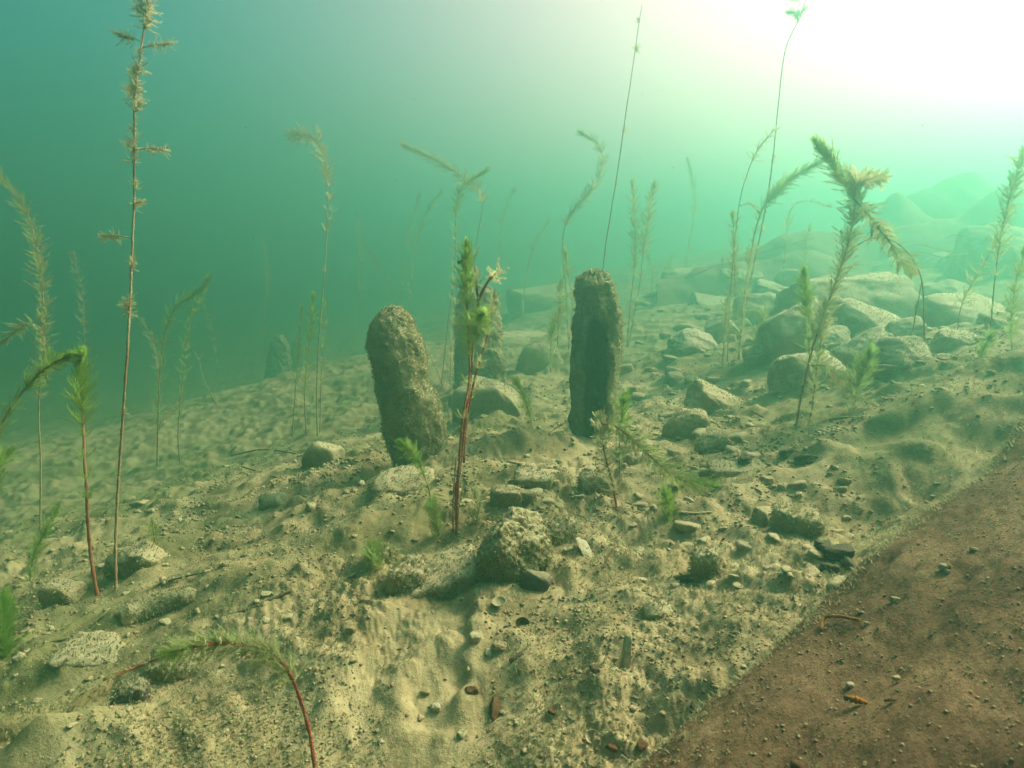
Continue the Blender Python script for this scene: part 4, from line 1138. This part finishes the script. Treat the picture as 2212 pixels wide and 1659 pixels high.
for i, (px, py, s_, lab, m) in enumerate([
    (1602, 1432, 7, "pale grain on the brown sheet left of the bent twig", M_PALE), (1872, 1345, 6, "small pale grain at the right end of the bent twig", M_PALE),
    (1930, 1452, 8, "tan pebble above the small brown snail shell", M_CRUMB), (1828, 1466, 9, "whitish crumb above the bright orange snail shell", M_PALE),
    (1935, 1300, 9, "tan pebble in the upper middle of the brown sheet", M_CRUMB), (2110, 1200, 8, "ochre pebble near the right edge of the brown sheet", M_CRUMB),
    (1720, 1648, 14, "dark-holed lump at the bottom edge of the brown sheet", M_BROWNBIT), (2100, 1655, 8, "pale crumb at the bottom right of the brown sheet", M_CRUMB),
    (1585, 1500, 6, "dark speck near the lower rim of the brown sheet", M_DARK), (1860, 1330, 5, "black crumb beside the bent orange twig", M_DARK)]):
    p, nr, t = on_mat(px, py)
    small("pebble", p + nr * s_ * .3 * t / FPX, [s_ * t / FPX * k for k in (1, .8, .7)], lab, "pebble", m, 300 + i)

# ------------------------------------------------------------------ dark nets heaped on the far right slope
def net_heap(label, foot, peaks, d, seed, nx=120, nn=70, depth=.8):
    """a sheet of netting draped over a heap: a ridge line seen in the picture, falling away to both sides"""
    rs = np.random.default_rng(seed); d = D(d); depth = depth * 2.6
    xs = np.linspace(foot[0], foot[1], nx)
    top = np.interp(xs, [p[0] for p in peaks], [p[1] for p in peaks])
    k = np.hanning(27); k /= k.sum()
    top = np.convolve(np.pad(top, 13, 'edge'), k, 'valid')
    V = []
    for x, y in zip(xs, top):
        c = at(x, y, d)
        for j in range(nn):
            u = j / (nn - 1) * 2 - 1
            yy = c[1] + u * depth
            g = c[2] - 1.1 * (abs(u) ** 1.15) * depth * (.9 if u < 0 else 1.3)
            V.append((c[0] + u * .15, yy, g))
    V = np.array(V)
    V[:, 2] += .10 * np.abs(perlin(V * np.array([1.3, .8, 0]) + seed)) - .14 * np.abs(perlin(V * np.array([.9, .5, 0]) + seed + 5)) + .10 * fbm(V * np.array([2.5, 2.5, 0]) + seed, 4)
    idx = np.arange(nx * nn).reshape(nx, nn)
    F = np.concatenate([np.stack([idx[:-1, :-1], idx[1:, :-1], idx[1:, 1:]], -1).reshape(-1, 3), np.stack([idx[:-1, :-1], idx[1:, 1:], idx[:-1, 1:]], -1).reshape(-1, 3)])
    base = V.mean(0)
    o = mesh_np("net_heap", V - base, F, M_NET, True)
    o.location = Vector([float(t) for t in base])
    return tag(o, label, "net", "dark nets heaped on the far slope")
net_heap("pale hazy net heap with the highest peak at the right horizon", (1930, 2330), [(1930, 455), (1990, 425), (2050, 380), (2095, 362), (2150, 378), (2200, 386), (2250, 372), (2330, 360)], 3.1, 1, depth=.6)
net_heap("pointed dark net heap left of the highest pale one", (1800, 2120), [(1800, 525), (1850, 498), (1905, 450), (1942, 415), (1975, 446), (2020, 470), (2070, 476), (2120, 490)], 2.9, 2, depth=.45)
net_heap("long dark fold of net running down leftwards behind the stone heap", (1560, 2330), [(1560, 560), (1650, 520), (1760, 480), (1850, 500), (1950, 498), (2080, 455), (2160, 420), (2330, 400)], 2.78, 3, depth=.35)
net_heap("low dark net fold just behind the back boulders of the heap", (1420, 1990), [(1420, 600), (1540, 560), (1640, 545), (1760, 540), (1880, 548), (1990, 560)], 2.72, 4, depth=.3)

def strand(label, pts, d, w, mat=None, name="net_filament", cat="filament"):
    d = D(d); path = catmull([at(x, y, d) for x, y in pts], 40)
    path = path + .006 * np.stack([fbm(path * 9 + k * 7 + pts[0][0], 2) for k in range(3)], 1)
    v, f = tube_np(path, w * d / FPX / 2, 5)
    o = mesh_np(name, v, f, mat or M_PALE, True)
    return tag(o, label, cat)
strand("thin white thread trailing right from the arching red stem", [(1950, 535), (1985, 528), (2030, 540), (2075, 545)], 2.25, 2.4)
strand("wavy white thread below the one trailing from the red stem", [(1945, 548), (1990, 545), (2040, 556), (2090, 548)], 2.26, 2)
strand("short curled white thread on the dark net at right", [(2040, 515), (2060, 508), (2085, 512), (2100, 522)], 2.28, 2)
strand("pale thread sweeping across the net behind the tallest right weed", [(1560, 575), (1640, 548), (1700, 530), (1760, 512)], 2.35, 2)
strand("pale thread low over the net left of the upright boulder", [(1480, 600), (1560, 570), (1620, 560), (1680, 556)], 2.4, 2)

# ------------------------------------------------------------------ sticks, logs, shells and litter on the bed
def lying(label, pts, w, name="twig", cat="twig", mat=None, lift=.3, jit=.25, sides=7, fuzz=0, n=40, taper=.7):
    """a stick following the bed between picture points"""
    P = []
    for x, y in pts:
        p, d = ground_hit(x, y)
        r = w * d / FPX / 2
        P.append([p[0], p[1], float(full_h(p[0], p[1])[0]) + r * (lift)])
    path = catmull(P, n)
    r = w * d / FPX / 2
    v, f = tube_np(path, r * np.linspace(1, taper, n) * np.clip(np.minimum(np.linspace(.35, 8, n), np.linspace(8, .35, n)), 0, 1) ** .5, sides, jit, len(label))
    if fuzz:
        base = path.mean(0); root = empty(name, base)
        mesh_np("wood", v - base, f, mat or M_TWIG, True, root)
        add_fuzz(root, v - base, f, fuzz, .008, .002, .5, 3)
        return tag(root, label, cat)
    o = mesh_np(name, v, f, mat or M_TWIG, True)
    return tag(o, label, cat)

lying("short thick log crusted with algae on the lower left bed", [(258, 1352), (310, 1330), (370, 1308), (424, 1290)], 58, "log", "log", M_CRUST, .0, .3, 24, 700, 60)
lying("thick silted log running into the lower left corner", [(-30, 1612), (60, 1572), (140, 1530), (245, 1478)], 70, "log", "log", M_SILT, -.25, .35, 24, 700, 70)
lying("long thin twig lying below the two tall left stems", [(232, 1330), (280, 1300), (350, 1272), (450, 1240)], 5)
lying("dark thin twig beside the algae-crusted log", [(60, 1400), (120, 1392), (180, 1372), (230, 1345)], 6)
lying("half-buried straight stick right of the algae-crusted log", [(470, 1345), (540, 1322), (630, 1294)], 9)
lying("pale short stick on the silt between the two posts", [(1094, 1003), (1115, 1010), (1138, 1022)], 5)
lying("pale stick lying right of the small bright green sprig", [(1466, 1118), (1500, 1114), (1538, 1110)], 8, mat=M_ROCK)
lying("thin dark twig left of the shadowed ledge", [(858, 1412), (885, 1402), (910, 1380)], 3)
lying("thin dark twig up the slope left of the flat slab", [(655, 1000), (668, 970), (690, 950)], 4)
lying("brown twig sticking up right of the pale flat chip", [(1302, 1240), (1318, 1215), (1336, 1180)], 4, mat=M_BROWNBIT, lift=2)
lying("fallen hazy stem lying across the left bed", [(520, 1010), (590, 1030), (650, 1050)], 5)
lying("bent hazy stem arched on the left bed below the paired weeds", [(500, 985), (560, 975), (620, 985), (700, 1000)], 5)
lying("thin curved root in the silt at the foot of the curling tan weed", [(1350, 1090), (1375, 1100), (1400, 1120)], 4)
lying("slender stick leaning on the rubble below the tilted slab", [(1600, 892), (1625, 900), (1650, 905)], 5)
lying("long thin root over the silt above the brown sheet", [(1610, 1180), (1650, 1165), (1700, 1172)], 4, mat=M_BROWNBIT)
lying("pale reed fragment on the right bank", [(1790, 910), (1830, 905), (1870, 908)], 5, mat=M_ROCK)

def bivalve(px, py, w, label, seed, tilt=(.3, .2, .4), mat=None):
    """an open half shell: a bowl with a rim and growth rings"""
    p, d = ground_hit(px, py)
    r = w * d / FPX / 2
    nr_, na = 12, 28
    V = []
    for i in range(nr_):
        t = i / (nr_ - 1)
        for j in range(na):
            a = j * 2 * math.pi / na
            e = 1 + .12 * math.cos(a)
            V.append((r * t * e * math.cos(a), r * t * e * .8 * math.sin(a), r * .45 * (t ** 2.2) + r * .02 * math.sin(t * 22)))
    V = np.array(V); n0 = len(V)
    V = np.vstack([V, V * np.array([1.04, 1.04, 1]) - [0, 0, r * .07]])
    idx = np.arange(nr_ * na).reshape(nr_, na); nx = np.roll(idx, -1, 1)
    q = np.concatenate([np.stack([idx[:-1], idx[1:], nx[1:]], -1).reshape(-1, 3), np.stack([idx[:-1], nx[1:], nx[:-1]], -1).reshape(-1, 3)])
    b, b2 = idx[-1], nx[-1]
    F = np.concatenate([q[:, ::-1], q + n0, np.stack([b, b2, b2 + n0], -1), np.stack([b, b2 + n0, b + n0], -1)])
    V = V @ rotm(*tilt).T
    o = mesh_np("bivalve_shell", V, F, mat or M_PALE, True)
    o.location = Vector((float(p[0]), float(p[1]), float(full_h(p[0], p[1])[0]) + r * .25))
    return tag(o, label, "shell")
M_SHELL_SILT = earthy("silted_shell", [(0.3, (0.20, 0.18, 0.10)), (0.55, (0.38, 0.35, 0.22)), (0.8, (0.55, 0.52, 0.37))], 50, 260, .5, .001)
bivalve(1076, 1317, 32, "round open mussel half shell on the ledge below the mossy stone", 1, (.35, -.1, .5), M_SHELL_SILT)
bivalve(1126, 1353, 30, "brownish half shell lying right of the round open one", 2, (1.1, .2, .1), M_BROWNBIT)
bivalve(1275, 1612, 34, "greenish half shell at the bottom edge of the picture", 3, (.9, .2, .2), M_SHELL_SILT)
bivalve(1104, 1056, 22, "white shell standing on edge by the pale wedge-shaped cobble", 4, (1.3, .3, .2))
bivalve(1770, 1260, 26, "pale half shell beside the brown sheet's rim", 5, (.5, .6, .1), M_SHELL_SILT)
bivalve(1650, 1095, 18, "ochre half shell on the rubble near the pale loaf-shaped stone", 6, (.3, .2, .3), M_SHELL_SILT)
bivalve(870, 1285, 22, "small half shell on the silt left of the ledge", 7, (.3, .1, .8), M_SHELL_SILT)

def chip(px, py, w, h, label, seed, mat, rot, thick=.14, name="shell_chip", cat="shell chip", lift=.18):
    p, d = ground_hit(px, py)
    s = d / FPX / 2
    v, f = rock_np(w * s, h * s, max(w, h) * s * thick, seed, 3, .5, .22)
    v = v @ rotm(*rot).T
    o = mesh_np(name, v, f, mat, True)
    o.location = Vector((float(p[0]), float(p[1]), float(full_h(p[0], p[1])[0]) + max(w, h) * s * lift))
    return tag(o, label, cat)
chip(1262, 1196, 30, 48, "pale flat shell chip on the silt right of the mossy stone", 401, M_PALE, (.5, .35, .5))
chip(1228, 1190, 24, 10, "small cream shell sliver left of the pale flat chip", 402, M_PALE, (.2, 0, .4))
chip(1352, 1452, 18, 100, "dark upright blade-like shell stuck in the silt of the ledge", 403, M_SHELL_SILT, (1.2, .15, .05), .2, "blade_shell", "shell", .42)
chip(1070, 1545, 26, 54, "rotten brown leaf scrap below the ledge", 404, M_BROWNBIT, (.5, .3, .2), .3, "leaf_scrap", "leaf")
chip(1020, 1504, 26, 18, "orange-brown pebble at the lower end of the ledge", 405, M_BROWNBIT, (0, 0, .3), .6, "pebble", "pebble")
chip(1028, 1399, 26, 28, "smooth pale yellow pebble on the rim of the ledge", 406, M_SHELL_SILT, (0, 0, 0), .8, "pebble", "pebble")
chip(1286, 1476, 22, 20, "round black pebble in the middle of the ledge", 407, M_DARK, (0, 0, 0), .7, "pebble", "pebble")
chip(1078, 1410, 30, 24, "lumpy tan pebble right of the smooth pale yellow one", 408, M_CRUMB, (0, 0, 0), .7, "pebble", "pebble")
chip(1055, 1418, 14, 20, "white crumb under the lumpy tan pebble", 409, M_PALE, (.3, 0, 0), .5)
chip(1116, 1440, 34, 10, "thin dark sliver pointing right on the ledge", 410, M_DARK, (0, -.3, .5), .2, "sliver", "sliver")
for i, (px, py, w, h, lab) in enumerate([
    (1810, 1212, 66, 40, "largest black wood chunk in the hollow by the brown sheet"), (1775, 1195, 40, 26, "black wood chunk at the left of the hollow by the brown sheet"),
    (1835, 1232, 44, 30, "black wood chunk at the right end of the hollow"), (1790, 1240, 40, 26, "grey-black chunk below the largest black wood chunk"),
    (1740, 1000, 46, 40, "dark broken fragment on the rubble below the bushy weed"), (1700, 985, 36, 26, "dark fragment left of the broken fragment below the bushy weed"),
    (1610, 1000, 54, 22, "long dark fragment in the middle of the rubble"), (1500, 1540, 34, 20, "black scrap touching the lower rim of the brown sheet"),
    (1355, 1640, 30, 18, "black scrap at the bottom edge left of the brown sheet"), (1322, 1634, 26, 16, "reddish-black scrap left of the bottom black scrap"),
    (1385, 1628, 26, 20, "dark brown scrap right of the bottom black scrap"), (1195, 1555, 22, 22, "small dark brown lump near the bottom middle"),
    (920, 1275, 40, 16, "black sliver under the flat slab"), (1475, 1260, 40, 14, "thin dark sliver left of the dark-sided upright stone")]):
    chip(px, py, w, h, lab, 500 + i, M_BROWNBIT if "brown lump" in lab or "brown scrap" in lab or "reddish" in lab else M_DARK, (.2 * (i % 3), .2 * (i % 2), i * .7), .45, "dark_fragment", "fragment", .2)
for i, (px, py, w, lab) in enumerate([
    (1655, 1046, 26, "smooth ochre pebble below the long dark-faced stone"), (1690, 1056, 22, "pale pebble right of the smooth ochre pebble"),
    (1488, 1087, 22, "white-brown pebble under the trailing leafy branch's tip"), (790, 1305, 24, "ochre pebble on the silt left of the lumpy ochre stone"),
    (615, 1448, 22, "pale pebble inside the bend of the arching red-stemmed weed"), (940, 1545, 26, "tan pebble at the bottom left of the ledge"),
    (920, 1500, 20, "small ochre pebble left of the orange-brown pebble"), (1000, 1600, 24, "tan lump near the bottom edge left of the brown leaf scrap"),
    (245, 1325, 14, "white shell crumb beside the algae-crusted log"), (760, 1370, 22, "grey pebble on the open silt at centre left")]):
    chip(px, py, w, w * .8, lab, 600 + i, [M_CRUMB, M_SHELL_SILT, M_PALE][i % 3] if "white" not in lab else M_PALE, (0, 0, i), .7, "pebble", "pebble", .25)
# a small dark caddis case hanging at the head of the central weed
path = catmull([at(988, 568, 1.16), at(1004, 561, 1.16)], 8)
v, f = tube_np(path, 3.2 * 1.15 / FPX, 8, .2, 4)
tag(mesh_np("caddis_case", v, f, M_DARK, True), "small black caddis case hanging left of the central green head", "caddis case")

def suspended():
    rs = np.random.default_rng(91)
    n = 700
    px, py = rs.uniform(-100, 2312, n), rs.uniform(-50, 1100, n)
    d = rs.uniform(.45, 2.6, n)
    P = np.stack([at(a, b, c) for a, b, c in zip(px, py, d)])
    P = P[P[:, 2] > mid_h(P[:, 0], P[:, 1]) + .03]
    bv, bf = ICO[0]
    sz = .00026 * (2.4 ** (rs.random(len(P)) ** 2))
    V = (bv[None] * sz[:, None, None] * rs.uniform(.6, 1.4, (len(P), 12, 1)) + P[:, None]).reshape(-1, 3)
    F = (bf[None] + (np.arange(len(P)) * 12)[:, None, None]).reshape(-1, 3)
    tag(mesh_np("suspended_particles", V, F, M_CRUMB, True), "tiny pale particles drifting in the water", None, None, "stuff")
suspended()

# ------------------------------------------------------------------ the murky water
def build_haze():
    lo, hi = (-22.5, -22.5, -3.6), (22.5, 22.5, 1.75)
    v = [(x, y, z) for x in (lo[0], hi[0]) for y in (lo[1], hi[1]) for z in (lo[2], hi[2])]
    f = [(0, 1, 3, 2), (4, 6, 7, 5), (0, 4, 5, 1), (2, 3, 7, 6), (0, 2, 6, 4), (1, 5, 7, 3)]
    m = bpy.data.materials.new("murky_water"); m.use_nodes = True
    nt = m.node_tree; nt.nodes.clear()
    out = nt.nodes.new('ShaderNodeOutputMaterial')
    pv = nt.nodes.new('ShaderNodeVolumePrincipled')
    pv.inputs['Color'].default_value = HAZE_COL
    pv.inputs['Density'].default_value = HAZE_DENSITY
    pv.inputs['Anisotropy'].default_value = HAZE_G
    nt.links.new(pv.outputs[0], out.inputs['Volume'])
    o = mesh_np("haze", np.array(v), np.array(f), m, smooth=False)
    tag(o, kind="stuff")
    o["label"] = "green murky lake water filling the whole scene"
    return o
build_haze()
